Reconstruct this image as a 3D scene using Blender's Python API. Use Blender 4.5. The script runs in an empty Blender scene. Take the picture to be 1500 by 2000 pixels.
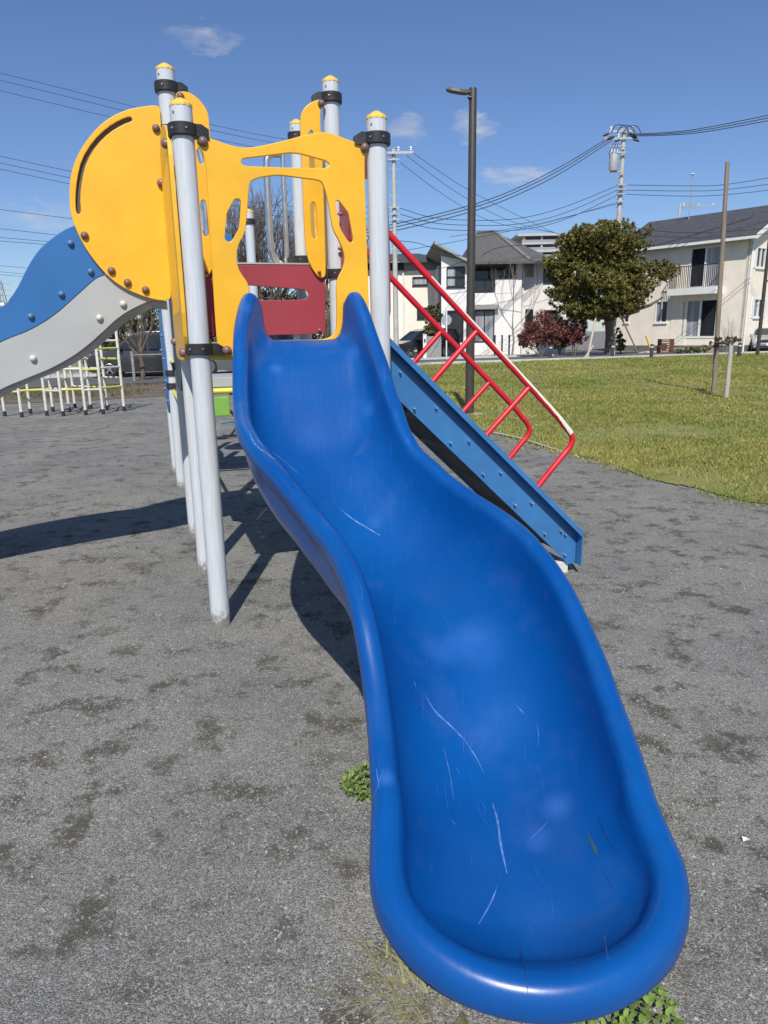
import bpy, bmesh, math, random
import numpy as np
from mathutils import Vector, Matrix
from mathutils.bvhtree import BVHTree
SC = bpy.context.scene
COL = SC.collection
random.seed(7); RNG = np.random.default_rng(11)
R = math.radians
# ------------------------------------------------------------------ camera
FPX = 1400.0; CZ = 1.52
_d = np.array([105.0, 5650.0, FPX]); _d /= np.linalg.norm(_d)          # "down" as the lens sees it (x right, y down, z ahead)
_up = -_d
_fw = np.array([0, 0, 1.0]); _fw = _fw - _up * (_fw @ _up); _fw /= np.linalg.norm(_fw)
_rt = np.cross(_fw, _up); _rt = _rt if _rt[0] > 0 else -_rt
RM = np.array([_rt, _fw, _up])
C0 = np.array([0, 0, CZ])
cam_d = bpy.data.cameras.new('camera'); cam = bpy.data.objects.new('camera', cam_d); COL.objects.link(cam)
cam_d.sensor_fit = 'HORIZONTAL'; cam_d.sensor_width = 36.0; cam_d.lens = FPX / 1500 * 36
cam_d.clip_start = 0.05; cam_d.clip_end = 2000
_x = RM @ np.array([1, 0, 0.]); _y = RM @ np.array([0, -1, 0.]); _z = RM @ np.array([0, 0, -1.])
cam.matrix_world = Matrix(((_x[0], _y[0], _z[0], 0), (_x[1], _y[1], _z[1], 0), (_x[2], _y[2], _z[2], CZ), (0, 0, 0, 1)))
SC.camera = cam
# ------------------------------------------------------------------ world, sun, exposure
SUN_AZ, SUN_EL = R(2.5), R(47.5)        # shadows run away from the lens
world = bpy.data.worlds.new('World'); SC.world = world; world.use_nodes = True
WN, WL = world.node_tree.nodes, world.node_tree.links
WN.clear()
w_out = WN.new('ShaderNodeOutputWorld'); w_bg = WN.new('ShaderNodeBackground'); w_sky = WN.new('ShaderNodeTexSky')
w_sky.sky_type = 'NISHITA'; w_sky.sun_disc = False; w_sky.sun_elevation = SUN_EL; w_sky.sun_rotation = R(182.5)
w_sky.altitude = 0; w_sky.air_density = 1.0; w_sky.dust_density = 0.25; w_sky.ozone_density = 4.5
w_bg.inputs[1].default_value = 0.104
WL.new(w_bg.outputs[0], w_out.inputs[0])
sun_d = bpy.data.lights.new('sun', 'SUN'); sun = bpy.data.objects.new('sun', sun_d); COL.objects.link(sun)
sun_d.energy = 5.0; sun_d.angle = R(0.53); sun_d.color = (1.0, 0.955, 0.89)
sun.rotation_euler = Vector((math.sin(SUN_AZ) * math.cos(SUN_EL), math.cos(SUN_AZ) * math.cos(SUN_EL), -math.sin(SUN_EL))).to_track_quat('-Z', 'Y').to_euler()
sun.location = (-0.6, -14, 16)
SC.render.engine = 'CYCLES'
SC.view_settings.view_transform = 'Standard'; SC.view_settings.look = 'None'
SC.view_settings.exposure = -0.12; SC.view_settings.gamma = 1.0
SC.cycles.use_denoising = True
# ------------------------------------------------------------------ pixel -> place
def ray(x, y): return RM @ np.array([x - 750.0, y - 1000.0, FPX])
def atz(x, y, z=0.0):
    r = ray(x, y); return C0 + r * ((z - CZ) / r[2])
def atY(x, y, Y):
    r = ray(x, y); return C0 + r * (Y / r[1])
def onpl(x, y, p, n):
    r = ray(x, y); n = np.array(n, float); return C0 + r * (((np.array(p, float) - C0) @ n) / (r @ n))
def V2(a): a = np.array(a, float); return a / np.linalg.norm(a)
# small wisps of cloud, each a patch of directions of the sky
def wmath(op, a, b=None, clamp=False):
    n = WN.new('ShaderNodeMath'); n.operation = op; n.use_clamp = clamp
    for i, v in enumerate((a, b)):
        if v is None: continue
        if isinstance(v, (int, float)): n.inputs[i].default_value = v
        else: WL.new(v, n.inputs[i])
    return n.outputs[0]
def wvec(op, a, b):
    n = WN.new('ShaderNodeVectorMath'); n.operation = op
    for i, v in enumerate((a, b)):
        if isinstance(v, (tuple, list, np.ndarray)): n.inputs[i].default_value = tuple(v)
        else: WL.new(v, n.inputs[i])
    return n
w_tc = WN.new('ShaderNodeTexCoord')
w_n = WN.new('ShaderNodeTexNoise'); w_n.inputs['Scale'].default_value = 16; w_n.inputs['Detail'].default_value = 6; w_n.inputs['Roughness'].default_value = 0.62
w_map = WN.new('ShaderNodeMapping'); w_map.inputs['Scale'].default_value = (1, 1, 2.6)
WL.new(w_tc.outputs['Generated'], w_map.inputs[0]); WL.new(w_map.outputs[0], w_n.inputs['Vector'])
w_dist = wvec('SCALE', wvec('SUBTRACT', w_n.outputs['Color'], (0.5, 0.5, 0.5)).outputs[0], (0, 0, 0)); w_dist.inputs['Scale'].default_value = 0.065
w_dir = wvec('ADD', w_tc.outputs['Generated'], w_dist.outputs[0]).outputs[0]
acc = None
CL = [(405, 70, 80, 22, .34), (935, 252, 52, 24, .55), (1003, 341, 66, 19, .62), (792, 258, 44, 18, .4), (70, 415, 110, 22, .28), (95, 445, 60, 16, .3),
      (1900, 320, 140, 30, .5), (-500, 250, 160, 34, .45), (2300, 120, 170, 30, .4), (-1100, 420, 140, 26, .5)]
for (px, py, rx, ry, st) in CL:
    c = V2(ray(px, py)); e = V2(np.cross(c, (0, 0, 1))); u_ = np.cross(e, c)
    df = wvec('SUBTRACT', w_dir, c).outputs[0]
    a = wmath('MULTIPLY', wvec('DOT_PRODUCT', df, e).outputs['Value'], FPX / rx)
    b = wmath('MULTIPLY', wvec('DOT_PRODUCT', df, u_).outputs['Value'], FPX / ry)
    d2 = wmath('ADD', wmath('MULTIPLY', a, a), wmath('MULTIPLY', b, b))
    m = wmath('MULTIPLY', wmath('SUBTRACT', 1.0, d2, True), st)
    front = wmath('GREATER_THAN', wvec('DOT_PRODUCT', w_tc.outputs['Generated'], c).outputs['Value'], 0.2)
    m = wmath('MULTIPLY', m, front)
    acc = m if acc is None else wmath('MAXIMUM', acc, m)
w_n2 = WN.new('ShaderNodeTexNoise'); w_n2.inputs['Scale'].default_value = 34; w_n2.inputs['Detail'].default_value = 5
WL.new(w_map.outputs[0], w_n2.inputs['Vector'])
acc = wmath('MULTIPLY', acc, wmath('MULTIPLY', wmath('SUBTRACT', w_n2.outputs['Fac'], 0.28, True), 3.4))
w_mix = WN.new('ShaderNodeMix'); w_mix.data_type = 'RGBA'
w_wb = WN.new('ShaderNodeMix'); w_wb.data_type = 'RGBA'; w_wb.blend_type = 'MULTIPLY'; w_wb.inputs[0].default_value = 1.0; w_wb.inputs[7].default_value = (.90, .97, 1.15, 1)      # white balance
WL.new(w_sky.outputs[0], w_wb.inputs[6]); WL.new(acc, w_mix.inputs[0]); WL.new(w_wb.outputs[2], w_mix.inputs[6]); w_mix.inputs[7].default_value = (6.6, 6.6, 7.0, 1)
WL.new(w_mix.outputs[2], w_bg.inputs[0])

# ------------------------------------------------------------------ materials
MATS = {}
def mat(name, col, rough=0.6, var=0.12, scale=6.0, bump=0.0, bscale=60.0, metal=0.0, coat=0.0, stretch=None, col2=None, attr=False, spec=None, bdist=0.01, trans=0.0):
    """Principled surface whose colour drifts between two tones with noise; optional fine bump."""
    m = bpy.data.materials.new(name); m.use_nodes = True; MATS[name] = m
    N, L = m.node_tree.nodes, m.node_tree.links
    p = N['Principled BSDF']; p.inputs['Roughness'].default_value = rough; p.inputs['Metallic'].default_value = metal
    if coat: p.inputs['Coat Weight'].default_value = coat; p.inputs['Coat Roughness'].default_value = 0.12
    if spec is not None: p.inputs['Specular IOR Level'].default_value = spec
    tc = N.new('ShaderNodeTexCoord'); src = tc.outputs['Object']
    if stretch:
        mp = N.new('ShaderNodeMapping'); mp.inputs['Scale'].default_value = stretch; L.new(src, mp.inputs[0]); src = mp.outputs[0]
    n = N.new('ShaderNodeTexNoise'); n.inputs['Scale'].default_value = scale; n.inputs['Detail'].default_value = 6; L.new(src, n.inputs['Vector'])
    rp = N.new('ShaderNodeValToRGB'); L.new(n.outputs['Fac'], rp.inputs[0])
    c2 = col2 if col2 else tuple(c * (1 - var) for c in col)
    c1 = col if col2 else tuple(min(1, c * (1 + var * 0.6)) for c in col)
    rp.color_ramp.elements[0].position = 0.32; rp.color_ramp.elements[1].position = 0.68
    rp.color_ramp.elements[0].color = (*c2, 1); rp.color_ramp.elements[1].color = (*c1, 1)
    out = rp.outputs[0]
    if attr:                                # per-leaf random tint
        at = N.new('ShaderNodeAttribute'); at.attribute_name = 'tint'
        mx = N.new('ShaderNodeMix'); mx.data_type = 'RGBA'; mx.blend_type = 'MULTIPLY'; mx.inputs[0].default_value = 1.0
        L.new(out, mx.inputs[6]); L.new(at.outputs['Color'], mx.inputs[7]); out = mx.outputs[2]
    L.new(out, p.inputs['Base Color'])
    rr = N.new('ShaderNodeMapRange'); rr.inputs[3].default_value = max(0.02, rough - 0.07); rr.inputs[4].default_value = min(1, rough + 0.07)
    L.new(n.outputs['Fac'], rr.inputs[0]); L.new(rr.outputs[0], p.inputs['Roughness'])
    if trans:
        p.inputs['Subsurface Weight'].default_value = 0.0
        tl = N.new('ShaderNodeBsdfTranslucent'); L.new(out, tl.inputs[0])
        ms = N.new('ShaderNodeMixShader'); ms.inputs[0].default_value = trans
        L.new(p.outputs[0], ms.inputs[1]); L.new(tl.outputs[0], ms.inputs[2]); L.new(ms.outputs[0], N['Material Output'].inputs[0])
    if bump:
        bn = N.new('ShaderNodeTexNoise'); bn.inputs['Scale'].default_value = bscale; bn.inputs['Detail'].default_value = 4; L.new(src, bn.inputs['Vector'])
        bp = N.new('ShaderNodeBump'); bp.inputs['Strength'].default_value = bump; bp.inputs['Distance'].default_value = bdist
        L.new(bn.outputs['Fac'], bp.inputs['Height']); L.new(bp.outputs[0], p.inputs['Normal'])
    return m
YEL = mat('yellow_board', (0.88, 0.465, 0.022), .40, .085, 5, .06, 160, bdist=.002)
YELC = mat('yellow_cap_plastic', (0.86, 0.58, 0.10), .4, .08, 20)
YELE = mat('yellow_pipe_paint', (0.80, 0.74, 0.10), .4, .10, 8)
RED = mat('maroon_board', (0.33, 0.046, 0.062), .42, .08, 3, .06, 160, bdist=.002)
REDP = mat('red_rail_paint', (0.66, 0.018, 0.03), .3, .15, 14, coat=.3)
CREAMP = mat('faded_rail_highlight', (0.80, 0.76, 0.62), .5, .06, 30)
BLUEB = mat('blue_board', (0.028, 0.145, 0.385), .45, .06, 3, .06, 160, bdist=.002)
STEELB = mat('blue_steel_paint', (0.045, 0.185, 0.43), .36, .16, 5, .08, 40, bdist=.002)
GREYB = mat('grey_board', (0.42, 0.43, 0.42), .42, .06, 4, .05, 120, bdist=.002)
def dirty_foot(m, h=.16, col=(.13, .115, .09)):
    """Soil splashed up the lowest hand's breadth."""
    N, L = m.node_tree.nodes, m.node_tree.links; p = N['Principled BSDF']; src = p.inputs['Base Color'].links[0].from_socket
    tc = N.new('ShaderNodeTexCoord'); sx = N.new('ShaderNodeSeparateXYZ'); L.new(tc.outputs['Object'], sx.inputs[0])
    nz = N.new('ShaderNodeTexNoise'); nz.inputs['Scale'].default_value = 38; nz.inputs['Detail'].default_value = 6; L.new(tc.outputs['Object'], nz.inputs['Vector'])
    mr = N.new('ShaderNodeMapRange'); mr.inputs[1].default_value = h; mr.inputs[2].default_value = 0.0; mr.inputs[3].default_value = -.25; mr.inputs[4].default_value = .55; L.new(sx.outputs[2], mr.inputs[0])
    ad = N.new('ShaderNodeMath'); ad.operation = 'ADD'; L.new(mr.outputs[0], ad.inputs[0]); L.new(nz.outputs['Fac'], ad.inputs[1])
    rp = N.new('ShaderNodeValToRGB'); rp.color_ramp.elements[0].position = .55; rp.color_ramp.elements[1].position = .95; rp.color_ramp.elements[1].color = (.8, .8, .8, 1); L.new(ad.outputs[0], rp.inputs[0])
    mx = N.new('ShaderNodeMix'); mx.data_type = 'RGBA'; L.new(rp.outputs[0], mx.inputs[0]); L.new(src, mx.inputs[6]); mx.inputs[7].default_value = (*col, 1); L.new(mx.outputs[2], p.inputs['Base Color']); return m
POST = mat('grey_post_coat', (0.60, 0.63, 0.645), .36, .09, 11, .10, 34, stretch=(9, 9, .5), bdist=.003)
dirty_foot(POST)
CLAMP = mat('black_clamp', (0.028, 0.027, 0.027), .45, .25, 30)
CAPB = mat('brown_bolt_cap', (0.19, 0.115, 0.09), .4, .12, 40)
CAPM = mat('mauve_bolt_cap', (0.24, 0.12, 0.12), .4, .12, 40)
CAPU = mat('blue_bolt_cap', (0.09, 0.21, 0.40), .4, .12, 40)
CAPW = mat('pale_bolt_cap', (0.62, 0.60, 0.54), .4, .10, 40)
CHROME = mat('stainless', (0.72, 0.72, 0.71), .34, .08, 20, metal=1.0)
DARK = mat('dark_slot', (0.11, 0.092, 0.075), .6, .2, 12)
DECK = mat('deck_plate', (0.36, 0.35, 0.29), .5, .15, 12, .15, 90)
UNDER = mat('shadow_metal', (0.05, 0.055, 0.06), .5, .2, 10)  # near-black for the stair underparts, their shade put into the colour
TEAL = mat('teal_panel', (0.03, 0.11, 0.14), .5, .1, 6)

def slide_mat():
    m = bpy.data.materials.new('blue_slide_plastic'); m.use_nodes = True; N, L = m.node_tree.nodes, m.node_tree.links
    p = N['Principled BSDF']
    tc = N.new('ShaderNodeTexCoord')
    n = N.new('ShaderNodeTexNoise'); n.inputs['Scale'].default_value = 2.6; n.inputs['Detail'].default_value = 5; L.new(tc.outputs['Object'], n.inputs['Vector'])
    rp = N.new('ShaderNodeValToRGB'); rp.color_ramp.elements[0].position = .3; rp.color_ramp.elements[1].position = .72
    rp.color_ramp.elements[0].color = (0.001, 0.066, 0.275, 1); rp.color_ramp.elements[1].color = (0.002, 0.088, 0.330, 1)
    L.new(n.outputs['Fac'], rp.inputs[0])
    # pale scuffs where people slide
    mp = N.new('ShaderNodeMapping'); mp.inputs['Scale'].default_value = (60, 5, 5); mp.inputs['Rotation'].default_value = (0, 0, R(18)); L.new(tc.outputs['Object'], mp.inputs[0])
    n2 = N.new('ShaderNodeTexNoise'); n2.inputs['Scale'].default_value = 1.4; n2.inputs['Detail'].default_value = 8; n2.inputs['Roughness'].default_value = .7; L.new(mp.outputs[0], n2.inputs['Vector'])
    r2 = N.new('ShaderNodeValToRGB'); r2.color_ramp.elements[0].position = .62; r2.color_ramp.elements[1].position = .86
    r2.color_ramp.elements[0].color = (0, 0, 0, 1); r2.color_ramp.elements[1].color = (.35, .35, .35, 1); L.new(n2.outputs['Fac'], r2.inputs[0])
    mx = N.new('ShaderNodeMix'); mx.data_type = 'RGBA'; L.new(r2.outputs[0], mx.inputs[0]); L.new(rp.outputs[0], mx.inputs[6]); mx.inputs[7].default_value = (0.16, 0.27, 0.56, 1)
    n3 = N.new('ShaderNodeTexNoise'); n3.inputs['Scale'].default_value = 4.3; n3.inputs['Detail'].default_value = 7; n3.inputs['Roughness'].default_value = .6; L.new(tc.outputs['Object'], n3.inputs['Vector'])
    r3 = N.new('ShaderNodeValToRGB'); r3.color_ramp.elements[0].position = .56; r3.color_ramp.elements[1].position = .80
    r3.color_ramp.elements[0].color = (0, 0, 0, 1); r3.color_ramp.elements[1].color = (.16, .16, .16, 1); L.new(n3.outputs['Fac'], r3.inputs[0])
    mx3 = N.new('ShaderNodeMix'); mx3.data_type = 'RGBA'; L.new(r3.outputs[0], mx3.inputs[0]); L.new(mx.outputs[2], mx3.inputs[6]); mx3.inputs[7].default_value = (0.11, 0.17, 0.42, 1); mx = mx3
    L.new(mx.outputs[2], p.inputs['Base Color'])
    rr = N.new('ShaderNodeMapRange'); rr.inputs[3].default_value = .20; rr.inputs[4].default_value = .40; L.new(n2.outputs['Fac'], rr.inputs[0]); L.new(rr.outputs[0], p.inputs['Roughness'])
    bn = N.new('ShaderNodeTexNoise'); bn.inputs['Scale'].default_value = 340; bn.inputs['Detail'].default_value = 3; L.new(tc.outputs['Object'], bn.inputs['Vector'])
    bp = N.new('ShaderNodeBump'); bp.inputs['Strength'].default_value = .10; bp.inputs['Distance'].default_value = .001
    L.new(bn.outputs['Fac'], bp.inputs['Height']); L.new(bp.outputs[0], p.inputs['Normal'])
    p.inputs['Specular IOR Level'].default_value = .5
    return m
SLIDE = slide_mat()
SCR = mat('pale_scratch', (0.10, 0.215, 0.54), .5, .5, 50)
SCRD = mat('dark_scratch', (0.008, 0.05, 0.19), .6, .2, 40)

# ------------------------------------------------------------------ mesh helpers
class MB:
    def __init__(s): s.v = []; s.f = []; s.sm = []
    def add(s, vs, fs, smooth=False):
        o = len(s.v); s.v += [tuple(map(float, v)) for v in vs]; s.f += [tuple(i + o for i in f) for f in fs]; s.sm += [smooth] * len(fs)
    def box(s, x0, x1, y0, y1, z0, z1, M=None):
        vs = [(x, y, z) for x in (x0, x1) for y in (y0, y1) for z in (z0, z1)]
        if M: vs = [M @ Vector(v) for v in vs]
        s.add(vs, [(0, 1, 3, 2), (4, 6, 7, 5), (0, 4, 5, 1), (2, 3, 7, 6), (0, 2, 6, 4), (1, 5, 7, 3)]); return s
    def tube(s, pts, r, n=10, caps=True, r2=None):
        P = [Vector(p) for p in pts]; m = len(P)
        rs = [r + (r2 - r) * i / (m - 1) for i in range(m)] if r2 is not None else [r] * m
        t0 = (P[1] - P[0]).normalized(); up = Vector((0, 0, 1)) if abs(t0.z) < .95 else Vector((1, 0, 0))
        a = t0.cross(up).normalized(); vs = []; fs = []
        for i in range(m):
            t = ((P[min(i + 1, m - 1)] - P[i]).normalized() + (P[i] - P[max(i - 1, 0)]).normalized())
            t = t.normalized() if t.length > 1e-9 else t0
            a = (a - t * a.dot(t)).normalized(); b = t.cross(a)
            for k in range(n):
                q = 2 * math.pi * k / n; vs.append(P[i] + (a * math.cos(q) + b * math.sin(q)) * rs[i])
        for i in range(m - 1):
            for k in range(n): fs.append((i * n + k, i * n + (k + 1) % n, (i + 1) * n + (k + 1) % n, (i + 1) * n + k))
        s.add(vs, fs, True)
        if caps: s.add([vs[k] for k in range(n)][::-1], [tuple(range(n))]); s.add([vs[(m - 1) * n + k] for k in range(n)], [tuple(range(n))])
        return s
    def lathe(s, prof, c, n=24, axis=(0, 0, 1), smooth=True):
        ax = Vector(axis).normalized(); up = Vector((0, 0, 1)) if abs(ax.z) < .9 else Vector((1, 0, 0))
        a = ax.cross(up).normalized(); b = ax.cross(a); c = Vector(c); vs = []; fs = []
        for (r, h) in prof:
            for k in range(n):
                q = 2 * math.pi * k / n; vs.append(c + ax * h + (a * math.cos(q) + b * math.sin(q)) * r)
        for i in range(len(prof) - 1):
            for k in range(n): fs.append((i * n + k, (i + 1) * n + k, (i + 1) * n + (k + 1) % n, i * n + (k + 1) % n))
        s.add(vs, fs, smooth); return s
    def build(s, name, m, parent=None, bevel=0.0, sharp=40):
        me = bpy.data.meshes.new(name); me.from_pydata(s.v, [], s.f); me.update()
        me.polygons.foreach_set('use_smooth', s.sm)
        me.materials.append(m)
        bm = bmesh.new(); bm.from_mesh(me); bmesh.ops.recalc_face_normals(bm, faces=bm.faces)
        if bevel:
            bmesh.ops.remove_doubles(bm, verts=bm.verts, dist=1e-5)
            bmesh.ops.bevel(bm, geom=[e for e in bm.edges if e.is_manifold and e.calc_face_angle(0) > R(30)], offset=bevel, segments=2, affect='EDGES', profile=.6)
        bm.to_mesh(me); bm.free()
        if any(s.sm):
            try: me.set_sharp_from_angle(angle=R(sharp))
            except Exception: pass
        return link(name, me, parent)
def link(name, me, parent=None):
    o = bpy.data.objects.new(name, me); COL.objects.link(o)
    if parent is not None: attach(o, parent)
    return o
WM = {}
def attach(o, parent):
    o.parent = parent
    M = WM.get(parent.name)
    if M is not None: o.matrix_parent_inverse = M.inverted()
    elif parent.type == 'EMPTY': o.matrix_parent_inverse = Matrix.Translation(-parent.location)
def tag(o, label, cat, group=None, kind=None):
    if label: o['label'] = label
    if cat: o['category'] = cat
    if group: o['group'] = group
    if kind: o['kind'] = kind
    return o
def thing(name, loc, label, cat, group=None):
    e = bpy.data.objects.new(name, None); COL.objects.link(e); e.location = tuple(map(float, loc)); e.empty_display_size = .2
    return tag(e, label, cat, group)
def struct(o): o['kind'] = 'structure'; return o
def chaikin(pts, it=2, closed=True):
    P = [np.array(p, float) for p in pts]
    for _ in range(it):
        Q = []; n = len(P)
        for i in range(n if closed else n - 1):
            a, b = P[i], P[(i + 1) % n]; Q += [a * .75 + b * .25, a * .25 + b * .75]
        if not closed: Q = [P[0]] + Q + [P[-1]]
        P = Q
    return P
def spl(pts, n=12):
    """Catmull-Rom through the points."""
    P = [np.array(p, float) for p in pts]; P = [2 * P[0] - P[1]] + P + [2 * P[-1] - P[-2]]; out = []
    for i in range(1, len(P) - 2):
        for k in range(n):
            t = k / n; a, b, c, d = P[i - 1:i + 3]
            out.append(.5 * ((2 * b) + (c - a) * t + (2 * a - 5 * b + 4 * c - d) * t * t + (3 * b - a - 3 * c + d) * t ** 3))
    out.append(P[-2]); return out
class Face:
    """A vertical plane: o on it, e its level direction (to the right), n towards the viewer."""
    def __init__(s, o, e):
        s.o = np.array([o[0], o[1], 0.]); e = V2([e[0], e[1]]); s.e = np.array([e[0], e[1], 0]); s.n = np.array([e[1], -e[0], 0])
    def tz(s, x, y):
        p = onpl(x, y, s.o, s.n); return np.array([(p - s.o) @ s.e, p[2]])
    def w(s, t, z, d=0.0):
        p = s.o + s.e * t + s.n * d; p = p.copy(); p[2] = z; return Vector(p)
    def M(s, d=0.0):
        o = s.o + s.n * d
        return Matrix(((s.e[0], 0, s.n[0], o[0]), (s.e[1], 0, s.n[1], o[1]), (0, 1, 0, 0), (0, 0, 0, 1)))
    def box(s, mb, t0, t1, z0, z1, d0, d1):
        vs = [s.w(t, z, d) for t in (t0, t1) for d in (d0, d1) for z in (z0, z1)]
        mb.add(vs, [(0, 1, 3, 2), (4, 6, 7, 5), (0, 4, 5, 1), (2, 3, 7, 6), (0, 2, 6, 4), (1, 5, 7, 3)])
def sheet(name, face, outline, holes, thick, m, parent, d=0.0, bevel=0.003):
    """A board cut to an outline with holes, standing in a Face; d = how far its middle stands out."""
    cu = bpy.data.curves.new(name, 'CURVE'); cu.dimensions = '2D'; cu.fill_mode = 'BOTH'
    cu.extrude = max(thick / 2 - bevel, .0005); cu.bevel_depth = bevel; cu.bevel_resolution = 1; cu.offset = -bevel
    for loop in [outline] + list(holes):
        sp = cu.splines.new('POLY'); sp.points.add(len(loop) - 1); sp.use_cyclic_u = True
        for q, p in zip(sp.points, loop): q.co = (p[0], p[1], 0, 1)
    tmp = bpy.data.objects.new('tmp', cu); COL.objects.link(tmp)
    dg = bpy.context.evaluated_depsgraph_get(); me = bpy.data.meshes.new_from_object(tmp.evaluated_get(dg))
    bpy.data.objects.remove(tmp); bpy.data.curves.remove(cu)
    me.name = name; me.transform(face.M(d)); me.materials.clear(); me.materials.append(m)
    me.polygons.foreach_set('use_smooth', [False] * len(me.polygons))
    return link(name, me, parent)
def roundpoly(pts, r, n=5):
    P = [np.array(p, float) for p in pts]; out = []
    for i in range(len(P)):
        a, b, c = P[i - 1], P[i], P[(i + 1) % len(P)]; la, lc = np.linalg.norm(a - b), np.linalg.norm(c - b)
        p, q = b + (a - b) / la * min(r, la * .48), b + (c - b) / lc * min(r, lc * .48)
        out += [p * (1 - t) ** 2 + 2 * b * t * (1 - t) + q * t * t for t in np.linspace(0, 1, n)]
    return out
def pr(face, pts, r=.014): return roundpoly([face.tz(*p) for p in pts], r)
def px(face, pts, it=2): return chaikin([face.tz(*p) for p in pts], it)
# ------------------------------------------------------------------ the play structure
G = lambda x, y: np.array([x, y])
pA, pB = G(-.901, 3.657), G(-.001, 3.912); pC, pD = G(-1.205, 4.594), G(-.277, 4.850); pE3, pE = G(-1.496, 5.475), G(-.584, 5.734)
pF, pF2 = G(-2.104, 7.344), G(-1.20, 7.60); pH, pH2 = G(-2.403, 8.233), G(-1.44, 8.52)
U = V2(pB - pA); Vv = V2(pC - pA)
PLAY = thing('play_structure', (pA[0], pA[1], 0), 'playground climbing structure with blue wave slide, yellow boards and grey posts', 'play structure')
def cap(pt, top, post):
    m = MB(); m.lathe([(.0535, -.004), (.0535, .006), (.050, .011), (.020, .031), (.014, .034), (.0, .035)], (pt[0], pt[1], top), 12)
    m.build('post_cap', YELC, post, sharp=12)
def screw(c, d, parent, r=.006, name='screw', m=None):
    mb = MB(); mb.lathe([(r, 0), (r, .003), (r * .6, .006), (0, .0065)], c, 8, d); return mb.build(name, m or CHROME, parent)
def post(pt, top, r=.0508):
    m = MB(); m.lathe([(r, -.02), (r, .3), (r, top * .5), (r, top)], (pt[0], pt[1], 0), 28)
    o = m.build('post', POST, PLAY); cap(pt, top, o)
    a = R(-60 - 30); screw((pt[0] + math.cos(a - .5) * r, pt[1] + math.sin(a - .5) * r, top - .032), (math.cos(a - .5), math.sin(a - .5), 0), o)
    return o
def clamp(pt, z, lugs, po, h=.055):
    """Black two-part ring with a lug towards each board it carries."""
    c = Vector((pt[0], pt[1], z)); m = MB(); r0, r1 = .0515, .068
    m.lathe([(r0, -h / 2), (r1 - .004, -h / 2), (r1, -h / 2 + .004), (r1, h / 2 - .004), (r1 - .004, h / 2), (r0, h / 2)], c, 28)
    for (dx, dy) in lugs:
        d = V2([dx, dy]); n = G(-d[1], d[0])
        vs = []
        for s_, wd, hh in ((.055, .028, h * .5), (.085, .026, h * .5), (.118, .017, h * .38)):
            for sn, sz in ((-1, -1), (1, -1), (1, 1), (-1, 1)):
                vs.append((c.x + d[0] * s_ + n[0] * wd * sn, c.y + d[1] * s_ + n[1] * wd * sn, z + hh * sz - (.0 if s_ < .1 else .012)))
        fs = [(0, 3, 2, 1), (8, 9, 10, 11)] + [(i * 4 + k, i * 4 + (k + 1) % 4, (i + 1) * 4 + (k + 1) % 4, (i + 1) * 4 + k) for i in (0, 1) for k in range(4)]
        m.add(vs, fs)
    o = m.build('clamp', CLAMP, po)
    for a in (-125, -75):
        pass
    return o
def clamp_screws(pt, z, angs, parent):
    for a in angs:
        d = (math.cos(R(a)), math.sin(R(a)), 0); screw((pt[0] + d[0] * .068, pt[1] + d[1] * .068, z), d, parent, .0055)
def bolt(p, n, m, parent, r=.023):
    mb = MB(); mb.lathe([(r, -.004), (r * 1.0, .006), (r * .9, .014), (r * .62, .021), (r * .3, .0245), (0, .0255)], p, 16, n); return mb.build('bolt_cap', m, parent)
def fbolt(face, x, y, m, parent, d=.012, r=.023):
    t, z = face.tz(x, y); return bolt(face.w(t, z, d), face.n, m, parent, r)
TOPA, TOPC = 2.555, 3.01
PO = {}
for k, p, t in (('A', pA, TOPA), ('B', pB, TOPA), ('C', pC, TOPC), ('D', pD, TOPC), ('G', pE3, TOPC), ('E', pE, TOPC), ('F', pF, 2.6), ('F2', pF2, 1.75), ('H', pH, 2.6), ('H2', pH2, 2.86)):
    PO[k] = post(p, t)
def zat(p, y):
    """Height on the upright line over p that shows at picture row y."""
    a = RM.T @ (np.array([p[0], p[1], 0.]) - C0); b = RM.T @ np.array([0, 0, 1.]); k = (y - 1000.0) / FPX
    return float((k * a[2] - a[1]) / (b[1] - k * b[2]))
# clamps as seen in the photo
for k, p, y, lugs in (('A', pA, 256, [U]), ('A', pA, 682, [U]), ('B', pB, 273, [-U]), ('C', pC, 172, [U]), ('C', pC, 258, [-U]), ('C', pC, 338, [-U]), ('C', pC, 470, [-U]),
                      ('D', pD, 193, [-U]), ('D', pD, 535, [-U]), ('E', pE, 268, []), ('E', pE, 508, [-U]), ('H2', pH2, 433, []), ('F', pF, 728, []), ('F', pF, 753, []), ('G', pE3, 715, [])):
    z = zat(p, y); c = clamp(p, z, [tuple(l) for l in lugs], PO[k])
    clamp_screws(p, z, (-118, -62) if k in 'AB' else (-95,), PO[k])
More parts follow.
